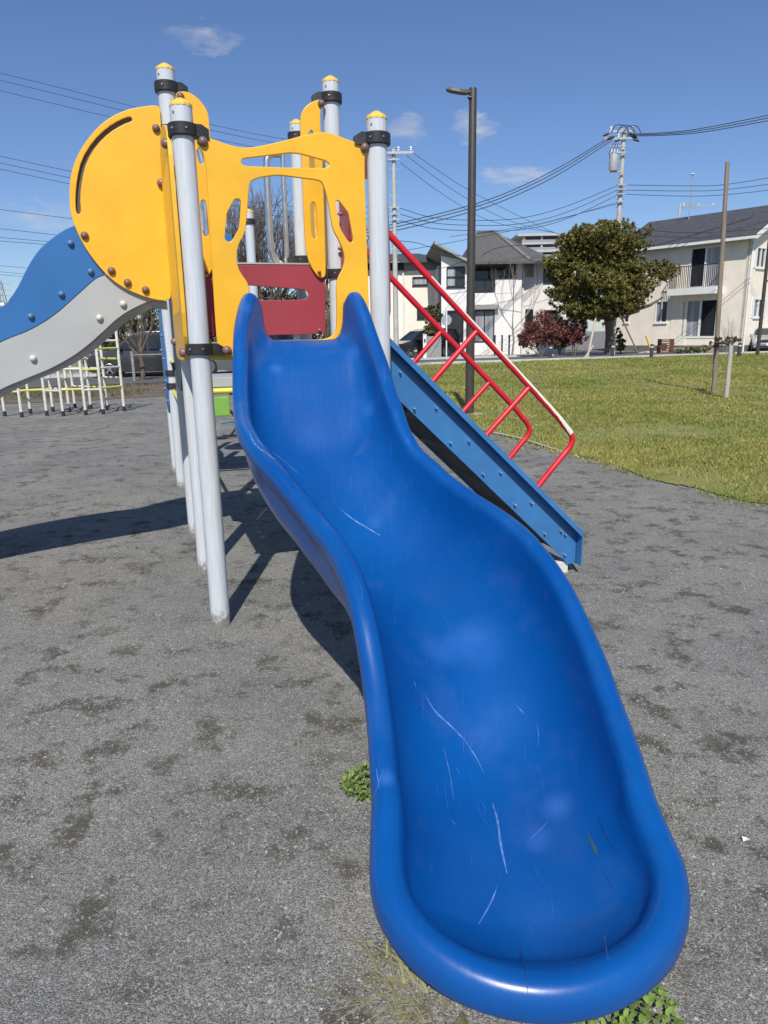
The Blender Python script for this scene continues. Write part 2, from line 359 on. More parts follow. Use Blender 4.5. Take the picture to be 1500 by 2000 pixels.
# ---- front board with its archway, between the two near posts
FF = Face(pA, U)
front = sheet('front_board', FF, px(FF, [(386, 268), (396, 265), (405, 268), (422, 275), (440, 282), (473, 290), (500, 288), (550, 277), (600, 263), (630, 258), (653, 263), (677, 273), (703, 281), (714, 281), (719, 290), (712, 303),
    (711, 320), (713, 400), (718, 540), (720, 600), (722, 690), (700, 698), (560, 699), (461, 696), (440, 695), (428, 688), (424, 668), (422, 652), (416, 557), (409, 428), (404, 340), (399, 303), (390, 291), (384, 278)], 2),
    [pr(FF, [(486, 363), (490, 353), (507, 347), (533, 343), (553, 343), (587, 348), (622, 352), (631, 359), (640, 393), (650, 450), (660, 467), (668, 484), (673, 504), (670, 523), (660, 540), (656, 557), (657, 596), (657, 643), (651, 655), (636, 662), (520, 670), (505, 668), (492, 655), (487, 640), (486, 574), (485, 554), (472, 537), (463, 520), (462, 492), (467, 474), (477, 459), (481, 434)], .03),
     pr(FF, [(470, 317), (473, 310), (500, 307), (540, 302), (567, 299), (587, 301), (620, 310), (638, 315), (644, 322), (637, 329), (553, 328), (480, 325), (472, 322)]),
     pr(FF, [(457, 390), (465, 388), (470.5, 393), (467, 445), (454, 469), (447, 474), (438.5, 468), (443, 417)], .012),
     pr(FF, [(654, 396), (657, 391), (662, 393), (680, 417), (689, 466), (688, 473), (683, 474), (678, 470), (664, 447)], .012)], .02, YEL, PLAY, 0.0)
for x, y, m_ in ((396, 278, CAPB), (711, 290, CAPB), (443, 684, CAPM)): fbolt(FF, x, y, m_, front)
# ---- decks
def deck(a, b, c, d, z, th, m, name='deck'):
    q = MB(); pts = [a, b, c, d]; vs = [(p[0], p[1], zz) for zz in (z - th, z) for p in pts]
    q.add(vs, [(3, 2, 1, 0), (4, 5, 6, 7)] + [(i, (i + 1) % 4, 4 + (i + 1) % 4, 4 + i) for i in range(4)]); return q.build(name, m, PLAY, bevel=.006)
ins = .055
def inset(a, b, c, d, k=ins):
    m = (a + b + c + d) / 4; return [p + (m - p) * (k / np.linalg.norm(m - p)) * 1.4 for p in (a, b, c, d)]
deck(*inset(pA, pB, pD, pC, .03), 1.497, .05, DECK); deck(*inset(pC, pD, pE, pE3, .03), 1.955, .05, DECK); deck(*inset(pF, pF2, pH2, pH, .05), 1.12, .10, GREYB)
# ---- back of the first bay: maroon riser board and two yellow fins
FB = Face(pC, U)
riser = sheet('riser_board', FB, px(FB, [(388, 519), (393, 518), (620, 518), (632, 518), (634, 521), (633, 552), (634, 600), (634, 646), (632, 652), (626, 652), (400, 658), (393, 657)], 1),
    [pr(FB, [(436, 557), (487, 558), (583, 565), (597, 567), (603, 575), (597, 584), (583, 586), (436, 587), (430, 572)], .02)], .02, RED, PLAY, 0.02)
edge = MB(); FB.box(edge, FB.tz(395, 519)[0], FB.tz(634, 519)[0], 1.957, 1.966, -.02, .034); edge.build('riser_trim', GREYB, PLAY)
for x, y in ((622, 645), (409, 648)): fbolt(FB, x, y, CAPM, riser, .03, .013)
finR = sheet('fin_board', FB, px(FB, [(617, 200), (604, 205), (592, 215), (586, 225), (584, 236), (584, 265), (586, 300), (590, 409), (593, 472), (597, 503), (605, 523), (613, 535), (620, 543), (626, 544), (633, 541), (633, 518), (629, 380), (623, 256), (622, 218), (629, 211), (630, 203), (624, 200)], 2),
    [pr(FB, [(599, 265), (604, 257), (609, 262), (612, 335), (607, 341), (602, 336)], .02), pr(FB, [(603, 401), (608, 396), (614, 401), (618, 464), (612, 470), (606, 464)], .02)], .02, YEL, PLAY, .045)
fbolt(FB, 624, 208, CAPB, finR, .057, .022); fbolt(FB, 620, 533, CAPM, finR, .057, .011)
finL = sheet('fin_board', FB, px(FB, [(343, 186), (357, 184), (365, 185), (375, 189), (390, 201), (403, 219), (407, 233), (409, 267), (412, 300), (416, 409), (419, 472), (418, 503), (415, 523), (410, 535), (404, 543), (398, 543), (392, 528), (387, 470), (377, 380), (368, 256), (352, 218), (343, 206)], 2),
    [pr(FB, [(382, 300), (388, 292), (394, 298), (398, 318), (396, 325), (390, 324), (386, 315)], .02), pr(FB, [(390, 398), (396, 392), (402, 397), (408, 460), (402, 466), (396, 460)], .02)], .02, YEL, PLAY, .045)
fbolt(FB, 352, 195, CAPB, finL, .057, .022); fbolt(FB, 402, 534, CAPM, finL, .057, .011)
# ---- yellow grooved board outside the left bay, seen almost edge-on
FS = Face(pA - U * .064, Vv)      # e runs away from the lens
slots = []
for k in range(5):
    t = .17 + k * .155; slots.append(chaikin([(t, 1.66), (t + .05, 1.65), (t + .055, 1.70), (t + .055, 2.34), (t + .05, 2.40), (t, 2.40), (t - .004, 2.34), (t - .004, 1.70)], 1))
side = sheet('side_board', FS, chaikin([(-.03, 1.42), (.3, 1.40), (.85, 1.40), (.97, 1.44), (1.0, 1.6), (.98, 2.2), (.9, 2.52), (.5, 2.6), (.1, 2.5), (-.03, 2.42), (-.04, 2.0)], 2), slots, .02, YEL, PLAY, 0.0)
for t, z in ((.02, 1.45), (.02, 2.40), (.93, 1.5), (.93, 2.4)): bolt(FS.w(t, z, -.012), -FS.n, CAPM, side)
# ---- maroon arch board on the stair side
FR_ = Face(pB + U * .055, Vv)
arch = sheet('stair_arch_board', FR_, chaikin([(.02, 1.42), (.95, 1.42), (.96, 2.0), (.93, 2.45), (.7, 2.56), (.3, 2.56), (.06, 2.42), (.01, 2.0)], 2),
    [chaikin([(.16, 1.51), (.76, 1.51), (.78, 2.0), (.68, 2.32), (.46, 2.38), (.24, 2.32), (.14, 2.0)], 2)], .02, RED, PLAY)
for t, z in ((.87, 1.62), (.87, 1.82), (.9, 2.05), (.88, 2.25)): bolt(FR_.w(t, z, -.012), -FR_.n, CAPM, arch, .012)
# ---- yellow board beside the second bay, teal board under it, blue boards of the far bay
FD = Face(pD + U * .03, V2(pE - pD))
sheet('side_board', FD, chaikin([(.06, 1.9), (.86, 1.9), (.86, 2.5), (.7, 2.82), (.2, 2.82), (.06, 2.5)], 2), [chaikin([(.35, 2.1), (.6, 2.1), (.6, 2.55), (.35, 2.55)], 2)], .02, YEL, PLAY)
FT = Face(pC - U * .04, V2(pE3 - pC))
sheet('lower_side_board', FT, chaikin([(.06, 1.18), (.86, 1.18), (.86, 1.9), (.06, 1.9)], 1), [], .02, TEAL, PLAY)
FK = Face(pF - U * .045, V2(pH - pF))
wall_ = sheet('climbing_board', FK, chaikin([(-.02, .75), (.9, .75), (.92, 1.5), (.85, 2.15), (.05, 2.15), (-.04, 1.5)], 2), [], .02, BLUEB, PLAY)
for t, z in ((.1, .9), (.12, 1.1), (.1, 1.32), (.12, 1.55), (.1, 1.8), (.5, 1.0), (.6, 1.4), (.45, 1.8)): bolt(FK.w(t, z, -.012), -FK.n, CAPU, wall_, .014)
FK2 = Face(pH, V2(pH2 - pH))
sheet('far_board', FK2, chaikin([(.05, 1.7), (.9, 1.7), (.86, 2.5), (.75, 2.7), (.1, 2.6)], 2), [], .02, BLUEB, PLAY)
# ---- pipes: stainless rails of the second bay and yellow cross pipes
FP = Face(pE3, V2(pE - pE3))
def pipe(name, face, pts, r, m, d=0., n=6, parent=PLAY):
    mb = MB(); mb.tube([face.w(*face.tz(*p), d) for p in spl(pts, n)], r, 10); return mb.build(name, m, parent)
pipe('stainless_rail', FP, [(548, 300), (530, 301), (522, 310), (521, 330), (524, 400), (528, 470), (531, 493), (540, 510), (556, 522)], .026, CHROME)
pipe('stainless_rail', FP, [(552, 280), (553, 330), (556, 400), (559, 470), (561, 526)], .018, CHROME)
pipe('stainless_rail', FP, [(376, 280), (386, 287), (393, 305), (397, 340), (401, 400), (405, 465), (408, 526)], .021, CHROME)
def bar(name, a, b, r, m): q = MB(); q.tube([a, (Vector(a) + Vector(b)) / 2, b], r, 10); return q.build(name, m, PLAY)
bar('cross_pipe', (*pC, 1.40), (*pD, 1.40), .02, YELE); bar('cross_pipe', (*pF, .985), (*pF2, .985), .03, YELE)
for z in (1.30, 1.0): bar('bridge_pipe', (*pE3, z), (*pF, z), .02, YELE); bar('bridge_pipe', (*pE, z), (*pF2, z), .02, YELE)
bar('cross_pipe', (*pE3, 1.62), (*pE, 1.62), .022, YELE)
# ---- stairs on the right
FN = Face(pB + Vv * .15, U); FX = Face(pB + Vv * .68, U)
ztop = lambda t: 1.445 - .968 * (t - .14)
def stringer(face, sgn):
    o = sheet('stair_stringer', face, [(.03, ztop(.03) - .002), (1.325, ztop(1.325) - .002), (1.325, .062), (1.27, .062), (1.22, ztop(1.22) - .28), (.03, ztop(.03) - .28)], [], .006, STEELB, PLAY, 0, .001)
    m = MB()      # top flange, end flange
    pts = [(.03, ztop(.03)), (1.328, ztop(1.328))]
    vs = []
    for t, z in pts:
        for d in (-.004, .068): 
            for dz in (0, -.006): vs.append(face.w(t, z + dz, d))
    m.add(vs, [(0, 2, 6, 4), (1, 5, 7, 3), (0, 4, 5, 1), (2, 3, 7, 6), (0, 1, 3, 2), (4, 6, 7, 5)])
    m.build('stringer_flange', STEELB, o)
    m = MB(); m.add([face.w(t, ztop(t) + dz, d) for t in (.03, 1.328) for d in (.0685, .0725) for dz in (0, -.04)], [(0, 1, 5, 4), (2, 6, 7, 3), (0, 4, 6, 2), (1, 3, 7, 5), (0, 2, 3, 1), (4, 5, 7, 6)]); m.build('stringer_lip', STEELB, o)
    m = MB(); face.box(m, 1.328, 1.334, .062, ztop(1.33), -.003, .068); m.build('stringer_end_flange', STEELB, o)
    return o
sN = stringer(FN, 1); sX = stringer(FX, 1)
for x, y in ((780, 727), (808, 798), (850, 796), (878, 864), (914, 861), (942, 925), (976, 922), (1004, 985), (1036, 981), (1062, 1041), (1094, 1036), (1102, 1043), (1101, 1082)):
    fbolt(FN, x, y, CHROME, sN, .004, .0075)
for k in range(6):
    z = 1.285 - k * .205; t = .14 + (1.445 - z) / .968 - .26
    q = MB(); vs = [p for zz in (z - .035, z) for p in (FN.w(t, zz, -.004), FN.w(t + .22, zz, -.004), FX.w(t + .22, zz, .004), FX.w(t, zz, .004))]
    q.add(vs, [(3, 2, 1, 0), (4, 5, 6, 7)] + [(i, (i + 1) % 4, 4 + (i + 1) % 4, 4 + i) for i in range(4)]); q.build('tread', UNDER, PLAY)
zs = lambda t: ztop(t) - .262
q = MB(); q.add([f_.w(t, zs(t) + dz, d) for t in (.06, 1.20) for f_, d in ((FN, -.006), (FX, .006)) for dz in (0, .006)], [(0, 4, 6, 2), (1, 3, 7, 5), (0, 1, 5, 4), (2, 6, 7, 3), (0, 2, 3, 1), (4, 5, 7, 6)]); q.build('stair_shade_sheet', UNDER, PLAY)  # added black sheet standing in for the shade below the steps
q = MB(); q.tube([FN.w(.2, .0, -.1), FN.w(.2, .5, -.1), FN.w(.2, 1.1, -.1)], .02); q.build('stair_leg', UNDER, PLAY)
for f_ in (FN, FX): q = MB(); f_.box(q, 1.20, 1.285, -.02, .075, -.07, -.012); q.build('stair_foot', mat('concrete_foot', (.62, .60, .55), .8), PLAY, bevel=.006)
def handrail(face, worn_or_sheen):
    P = [(.06, 2.085), (.1, 2.045), (.5, 1.655), (.9, 1.267), (1.12, 1.052)] + [(1.20, .968), (1.262, .89), (1.255, .83), (1.19, .755)] + [(1.10, .655), (1.02, .565)]
    pp = spl(P, 8); m = MB(); m.tube([face.w(t, z) for t, z in pp], .0185, 14); o = m.build('handrail', REDP, PLAY)
    for (t0, z0, t1, z1) in ((.622, 1.531, .345, 1.247), (.968, 1.205, .682, .92)):
        m = MB(); m.tube([face.w(t0, z0), face.w((t0 + t1) / 2, (z0 + z1) / 2), face.w(t1, z1)], .0165, 12); m.build('baluster', REDP, o)
    if worn_or_sheen:          # upper side weathered to cream, the sun highlight painted along it too
        seg = [p for p in pp if .30 < p[0] and (p[1] > .90)]
        m = MB(); vs = []; n = 10
        for i, (t, z) in enumerate(seg):
            a = np.array(seg[min(i + 1, len(seg) - 1)]) - np.array(seg[max(i - 1, 0)]); a /= np.linalg.norm(a); nn = np.array([-a[1], a[0]])
            f = i / (len(seg) - 1); lo, hi = -1.0, 1.15 + 1.25 * f ** 1.6
            for k in range(n):
                q = lo + (hi - lo) * k / (n - 1) + .06 * math.sin(i * 1.7) * (k == n - 1)
                vs.append(face.w(t + nn[0] * .0192 * math.cos(q), z + nn[1] * .0192 * math.cos(q), .0192 * math.sin(q)))
        m.add(vs, [(i * n + k, i * n + k + 1, (i + 1) * n + k + 1, (i + 1) * n + k) for i in range(len(seg) - 1) for k in range(n - 1)], True); m.build('worn_paint_highlight', CREAMP, o)
    return o
handrail(FN, True); handrail(FX, False)
# ---- wave slide on the left: yellow disc, blue guard, grey side, chute
disc = sheet('disc_board', FB, px(FB, [(313, 212), (300, 210), (283, 212), (253, 217), (217, 232), (187, 257), (160, 293), (143, 330), (137, 370), (138, 407), (143, 430), (149, 447), (165, 481), (187, 513), (211, 540), (235, 559), (261, 572), (291, 583), (315, 588), (331, 586), (334.5, 579), (333, 545), (336, 530), (335, 503), (330, 473), (327, 440), (320, 313), (314, 240)], 2),
    [px(FB, [(258, 234), (254, 231), (235, 238), (210, 253), (183, 279), (161, 314), (152, 353), (149, 390), (150, 415), (154, 421), (158, 420), (160, 414), (158, 387), (162, 353), (171, 318), (191, 286), (216, 262), (242, 247), (256, 242), (260, 238)], 1)], .02, YEL, PLAY, .035)
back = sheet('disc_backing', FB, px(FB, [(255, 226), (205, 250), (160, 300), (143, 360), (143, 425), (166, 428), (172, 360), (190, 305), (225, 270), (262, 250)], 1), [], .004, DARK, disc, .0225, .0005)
for x, y in ((305, 255), (167, 462), (219, 530), (250, 553), (285, 567)): fbolt(FB, x, y, CAPB, disc, .046, .022)
tzs = lambda L: [FB.tz(*p) for p in L]
lowb = tzs([(292, 588), (253, 607), (227, 625), (203, 647), (176, 671), (144, 695), (101, 719), (53, 739), (0, 762)])
lowb = lowb + [np.array(p) for p in ((-1.35, 1.10), (-1.65, .90), (-1.95, .62), (-2.25, .36), (-2.6, .24), (-2.95, .22))]
midb = tzs([(205, 537), (187, 545), (165, 564), (144, 583), (117, 607), (88, 628), (53, 647), (0, 669)]) + [np.array(p) for p in ((-1.35, 1.36), (-1.65, 1.17), (-1.95, .88), (-2.25, .60), (-2.6, .42), (-2.95, .38))]
topb = tzs([(148, 440), (128, 449), (107, 463), (85, 481), (69, 500), (53, 527), (37, 559), (21, 583), (0, 601)]) + [np.array(p) for p in ((-1.35, 1.60), (-1.65, 1.42), (-1.95, 1.12), (-2.2, .80))]
lowS, midS, topS = spl(lowb, 4), spl(midb, 4), spl(topb, 4)
gs = sheet('chute_side', FB, chaikin([FB.tz(318, 590), FB.tz(300, 560), FB.tz(250, 520)], 0) + midS + lowS[::-1], [], .02, GREYB, PLAY, .008)
bs = sheet('blue_guard', FB, [FB.tz(210, 500)] + topS + [np.array((-2.3, .56))] + [p for p in midS[::-1] if p[0] > -2.25], [], .02, BLUEB, PLAY, .012)
for x, y in ((66, 700), (195, 621), (241, 594)): fbolt(FB, x, y, CAPW, gs, .019, .02)
for x, y in ((62, 618), (121, 575), (178, 531), (139, 476)): fbolt(FB, x, y, CAPU, bs, .023, .018)
m = MB(); vs = []       # chute bed, a bent sheet between the two sides
bed = [np.array(FB.tz(326, 592))] + [np.array(p) for p in lowS]
for t, z in bed:
    for dz in (.012, -.02):
        for d in (.0, -.58): vs.append(FB.w(t, z + dz, d))
n = len(bed); fs = []
for i in range(n - 1):
    a, b = i * 4, (i + 1) * 4; fs += [(a, a + 1, b + 1, b), (a + 2, b + 2, b + 3, a + 3), (a, b, b + 2, a + 2), (a + 1, a + 3, b + 3, b + 1)]
fs += [(0, 2, 3, 1), (4 * n - 4, 4 * n - 3, 4 * n - 1, 4 * n - 2)]
m.add(vs, fs); m.build('chute_bed', mat('chute_plate', (.33, .34, .34), .35, .15, 8), PLAY)
FB2 = Face(pC + Vv * .58, U)
sheet('chute_side', FB2, [np.array((-.05, 1.80)), np.array((-.1, 2.3))] + [np.array(p) for p in topS] + [np.array((-2.95, .38))] + lowS[::-1], [], .02, GREYB, PLAY)
q = MB(); q.tube([FB.w(-2.7, -.02, -.29), FB.w(-2.7, .1, -.29), FB.w(-2.7, .22, -.29)], .03); q.build('chute_leg', POST, PLAY)
# ---- the big blue slide
ST = [  # x, y, rim height, wall depth, half width
 (-.392, 3.775, 1.700, .205, .240), (-.383, 3.70, 1.725, .232, .265), (-.362, 3.56, 1.600, .185, .300), (-.326, 3.40, 1.445, .220, .321), (-.287, 3.21, 1.287, .280, .332), (-.240, 3.03, 1.180, .325, .335), (-.166, 2.88, 1.095, .345, .333),
 (-.06, 2.735, 1.005, .355, .332), (.045, 2.59, .925, .355, .332), (.142, 2.42, .872, .355, .332), (.208, 2.25, .815, .370, .332), (.254, 2.10, .735, .375, .332), (.286, 1.95, .625, .350, .330), (.302, 1.79, .525, .302, .325), (.306, 1.63, .465, .263, .319), (.306, 1.535, .43, .236, .312), (.307, 1.44, .398, .212, .315), (.308, 1.385, .385, .203, .316)]
SS = np.array(spl(ST, 9)); ns = len(SS)
hd = np.gradient(SS[:, :2], axis=0); hd /= np.linalg.norm(hd, axis=1)[:, None]; rgt = np.stack([-hd[:, 1], hd[:, 0]], 1)    # towards the viewer's right
rim = []; spine = []; dep = []; scl = []
def bulb(y): return .78 + .10 * min(1, max(0, (1.60 - y) / .10))
for i in range(ns): rim.append((*(SS[i, :2] - rgt[i] * SS[i, 4]), SS[i, 2])); spine.append(SS[i, :2]); dep.append(SS[i, 3]); scl.append(bulb(SS[i, 1]))
na = 40; c_, hw = SS[-1, :2], SS[-1, 4]
for k in range(1, na):
    a = math.pi * k / na; f = math.sin(a)
    ex = 2.0 / 2.02
    p = c_ + (-rgt[-1] * (abs(math.cos(a)) ** ex) * (1 if math.cos(a) > 0 else -1) * hw) + hd[-1] * (f ** ex) * .252
    rim.append((p[0], p[1], SS[-1, 2] - .080 * f)); spine.append(c_ + hd[-1] * .075 * f); dep.append(SS[-1, 3] - .066 * f); scl.append(.88)
for i in range(ns - 1, -1, -1): rim.append((*(SS[i, :2] + rgt[i] * SS[i, 4]), SS[i, 2])); spine.append(SS[i, :2]); dep.append(SS[i, 3]); scl.append(bulb(SS[i, 1]))
GG = [0., .025, .06, .10, .15, .21, .28, .36, .46, .58, .72, .86, 1.]
def SGf(g, box, fr):
    el = math.sqrt(max(0, 1 - (1 - g) ** (2.12 + 6.8 * box))); sm = 1 - (1 - g) ** 1.9
    return el * (1 - fr) + sm * fr
ROLL = [(.047, -.055), (.043, -.028), (.030, -.008), (.012, 0.0), (-.010, 0.0), (-.028, -.008), (-.041, -.026), (-.046, -.05), (-.046, -.078), (-.040, -.088), (-.028, -.088), (-.022, -.078)]
rows = []
for j in range(len(rim)):
    jj = min(j, len(rim) - 1 - j); yy = spine[j][1]; box = min(1, max(0, (yy - 3.15) / .45)); fr = math.sin(math.pi * (j - ns + 1) / na) ** 1.2 if ns <= j < ns + na - 1 else 0.0
    SG = [(g, SGf(g, box, fr)) for g in GG]
    P = np.array(rim[j]); S = np.array([*spine[j], 0]); w = S[:2] - P[:2]; L_ = np.linalg.norm(w); w = w / L_; d = dep[j]; k = scl[j]
    pr = []
    i0, z0 = ROLL[0][0] * k * (1 + .25 * fr), ROLL[0][1] * k * (1 - .62 * fr)
    inner = []
    for g, s_ in SG:
        i_ = i0 + (L_ - i0) * g; zb = -d
        if ns <= j < ns + na - 1: tt = min(1, max(0, (c_[1] - (P[1] + w[1] * i_)) / .25)); zb = (SS[-1, 2] - SS[-1, 3]) + .028 * tt * tt - P[2]      # the bed runs on level under the lip
        inner.append((i_, z0 + (zb - z0) * s_))
    pr = inner[::-1] + [(a * k, b * k * (1 - .35 * fr if a > .04 else 1)) for a, b in ROLL[1:]]
    th = .016
    SO = [(g, math.sqrt(max(0, 1 - (1 - g) ** (4.5 * (1 - fr) + 2.2 * fr)))) for g in GG]
    outer = [((-.016 * k), -.085 * k)] + [(-.016 * k + (L_ + .016 * k) * g, min(-.085 * k + (-d - th + .085 * k) * s_, -.088 * k)) for g, s_ in SO[1:]]
    pr = pr + outer
    rows.append([(P[0] + w[0] * a, P[1] + w[1] * a, P[2] + b) for a, b in pr])
m = MB(); nr = len(rows[0]); nj = len(rows)
vs = [v for r_ in rows for v in r_]
fs = [(j * nr + k, j * nr + k + 1, (j + 1) * nr + k + 1, (j + 1) * nr + k) for j in range(nj - 1) for k in range(nr - 1)]
# centre line: sew the two halves together
m.add(vs, fs, True)
for e_ in (0, nj - 1): m.add([vs[e_ * nr + k] for k in range(nr)], [tuple(range(nr))])
SL = m.build('slide_chute', SLIDE, PLAY, sharp=60)
bm = bmesh.new(); bm.from_mesh(SL.data); bmesh.ops.remove_doubles(bm, verts=bm.verts, dist=.0006); bmesh.ops.recalc_face_normals(bm, faces=bm.faces)
bm.to_mesh(SL.data); SL.data.polygons.foreach_set('use_smooth', [True] * len(SL.data.polygons)); BV = BVHTree.FromBMesh(bm); bm.free()
SL['label'] = 'curved blue plastic wave slide with rolled rim'
def worn_or_sheen(m, spots):
    """Rubbed places on the plastic with pale sky sheen painted in, each where the photo shows one."""
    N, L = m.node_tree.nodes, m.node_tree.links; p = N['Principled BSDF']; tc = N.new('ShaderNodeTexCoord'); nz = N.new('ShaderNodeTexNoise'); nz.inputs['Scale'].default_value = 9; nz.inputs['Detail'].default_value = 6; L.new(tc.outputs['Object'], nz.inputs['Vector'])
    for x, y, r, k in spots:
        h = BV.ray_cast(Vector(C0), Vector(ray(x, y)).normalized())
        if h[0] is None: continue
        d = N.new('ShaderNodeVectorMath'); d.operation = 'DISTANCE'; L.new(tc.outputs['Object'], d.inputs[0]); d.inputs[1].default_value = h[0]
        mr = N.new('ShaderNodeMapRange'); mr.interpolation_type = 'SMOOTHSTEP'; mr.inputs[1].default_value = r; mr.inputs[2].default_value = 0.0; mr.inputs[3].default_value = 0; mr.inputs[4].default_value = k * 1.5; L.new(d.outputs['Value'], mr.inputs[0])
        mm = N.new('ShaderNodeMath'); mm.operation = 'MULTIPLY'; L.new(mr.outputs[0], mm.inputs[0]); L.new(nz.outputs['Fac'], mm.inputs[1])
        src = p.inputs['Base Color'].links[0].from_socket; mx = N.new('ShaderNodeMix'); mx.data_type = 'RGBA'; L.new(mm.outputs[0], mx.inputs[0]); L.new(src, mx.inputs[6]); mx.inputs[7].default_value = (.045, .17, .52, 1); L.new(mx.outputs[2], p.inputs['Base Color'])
worn_or_sheen(SLIDE, [(925, 1255, .15, .55), (860, 1270, .10, .35), (1090, 1575, .07, .50), (1055, 1640, .06, .40), (1060, 1780, .12, .25), (610, 850, .16, .22), (700, 560, .08, .5), (540, 720, .05, .5), (690, 690, .06, .45), (720, 800, .06, .4), (480, 600, .05, .5), (730, 1020, .05, .4), (980, 1420, .16, .18), (560, 660, .12, .25), (755, 1520, .035, .6), (930, 1700, .2, .15)])  # sky sheen put into the colour, together with rubbed spots
def scratch(pts, w0, m, off=.0012, name='scratch'):
    q = MB(); vs = []; P = spl(pts, 5); hits = []
    for x, y in P:
        h = BV.ray_cast(Vector(C0), Vector(ray(x, y)).normalized())
        if h[0] is not None: hits.append((h[0], h[1]))
    for i, (p, nn) in enumerate(hits):
        nn = nn if nn.dot(Vector(C0) - p) > 0 else -nn
        t = (hits[min(i + 1, len(hits) - 1)][0] - hits[max(i - 1, 0)][0]).normalized(); s_ = t.cross(nn).normalized()
        f = math.sin(math.pi * (i + .4) / (len(hits) - .2)); w = w0 * (.25 + .75 * f) * (.7 + .5 * random.random())
        vs += [p + nn * off + s_ * w, p + nn * off - s_ * w]
    if len(vs) < 4: return
    q.add(vs, [(2 * i, 2 * i + 1, 2 * i + 3, 2 * i + 2) for i in range(len(vs) // 2 - 1)], True); q.build(name, m, SL)
for L_, w_, m_ in (([(832, 1362), (850, 1390), (880, 1418), (908, 1446)], .0030, SCR), ([(908, 1446), (930, 1480), (945, 1510)], .0012, SCR), ([(962, 1570), (972, 1605), (978, 1650), (990, 1706)], .0030, SCR),
    ([(972, 1730), (958, 1765), (935, 1805)], .0015, SCR), ([(665, 995), (690, 1015), (715, 1030), (742, 1046)], .0032, SCR), ([(866, 1460), (878, 1510), (886, 1562)], .0008, SCR), ([(1180, 1820), (1184, 1850), (1188, 1876)], .0011, SCR),
    ([(1168, 1596), (1182, 1630), (1204, 1668)], .0014, SCRD), ([(1148, 1628), (1158, 1650), (1168, 1672)], .0040, mat('moss_smear', (.03, .09, .10), .7)), ([(1006, 1375), (1016, 1386), (1028, 1398)], .0010, SCR), ([(1048, 1410), (1052, 1435), (1050, 1462)], .0009, SCR),
    ([(808, 1330), (812, 1342)], .0012, SCR), ([(1180, 1705), (1190, 1722), (1199, 1740)], .0010, SCRD), ([(1070, 1606), (1050, 1626), (1030, 1645)], .0008, SCR), ([(1012, 1830), (1020, 1870), (1027, 1905), (1031, 1944)], .0011, SCRD), ([(880, 1600), (890, 1612)], .0008, SCR), ([(735, 1500), (741, 1540)], .0008, SCR),
    ([(485, 842), (500, 870), (530, 893), (548, 905)], .0022, SCR), ([(492, 838), (510, 868), (545, 893), (588, 930)], .0016, SCR), ([(720, 1590), (750, 1500)], .0006, SCR)):
    scratch(L_, w_ * 1.25, m_)
SCRF = mat('fine_scuff', (0.035, 0.13, 0.44), .6, .3, 60); rs_ = random.Random(5)
for k in range(70):          # hair-fine scuffs along the way people slide
    f = rs_.random(); y0 = 760 + 1080 * f; x0 = 600 + (y0 - 700) * .42 + rs_.gauss(0, 60 + 60 * f); dy = rs_.uniform(14, 60) * (.4 + f); dx = dy * rs_.uniform(-.25, .75); b_ = rs_.uniform(-6, 6)
    scratch([(x0, y0), (x0 + dx * .5 + b_, y0 + dy * .5), (x0 + dx, y0 + dy)], rs_.uniform(.0003, .0008), SCRF, .0010)
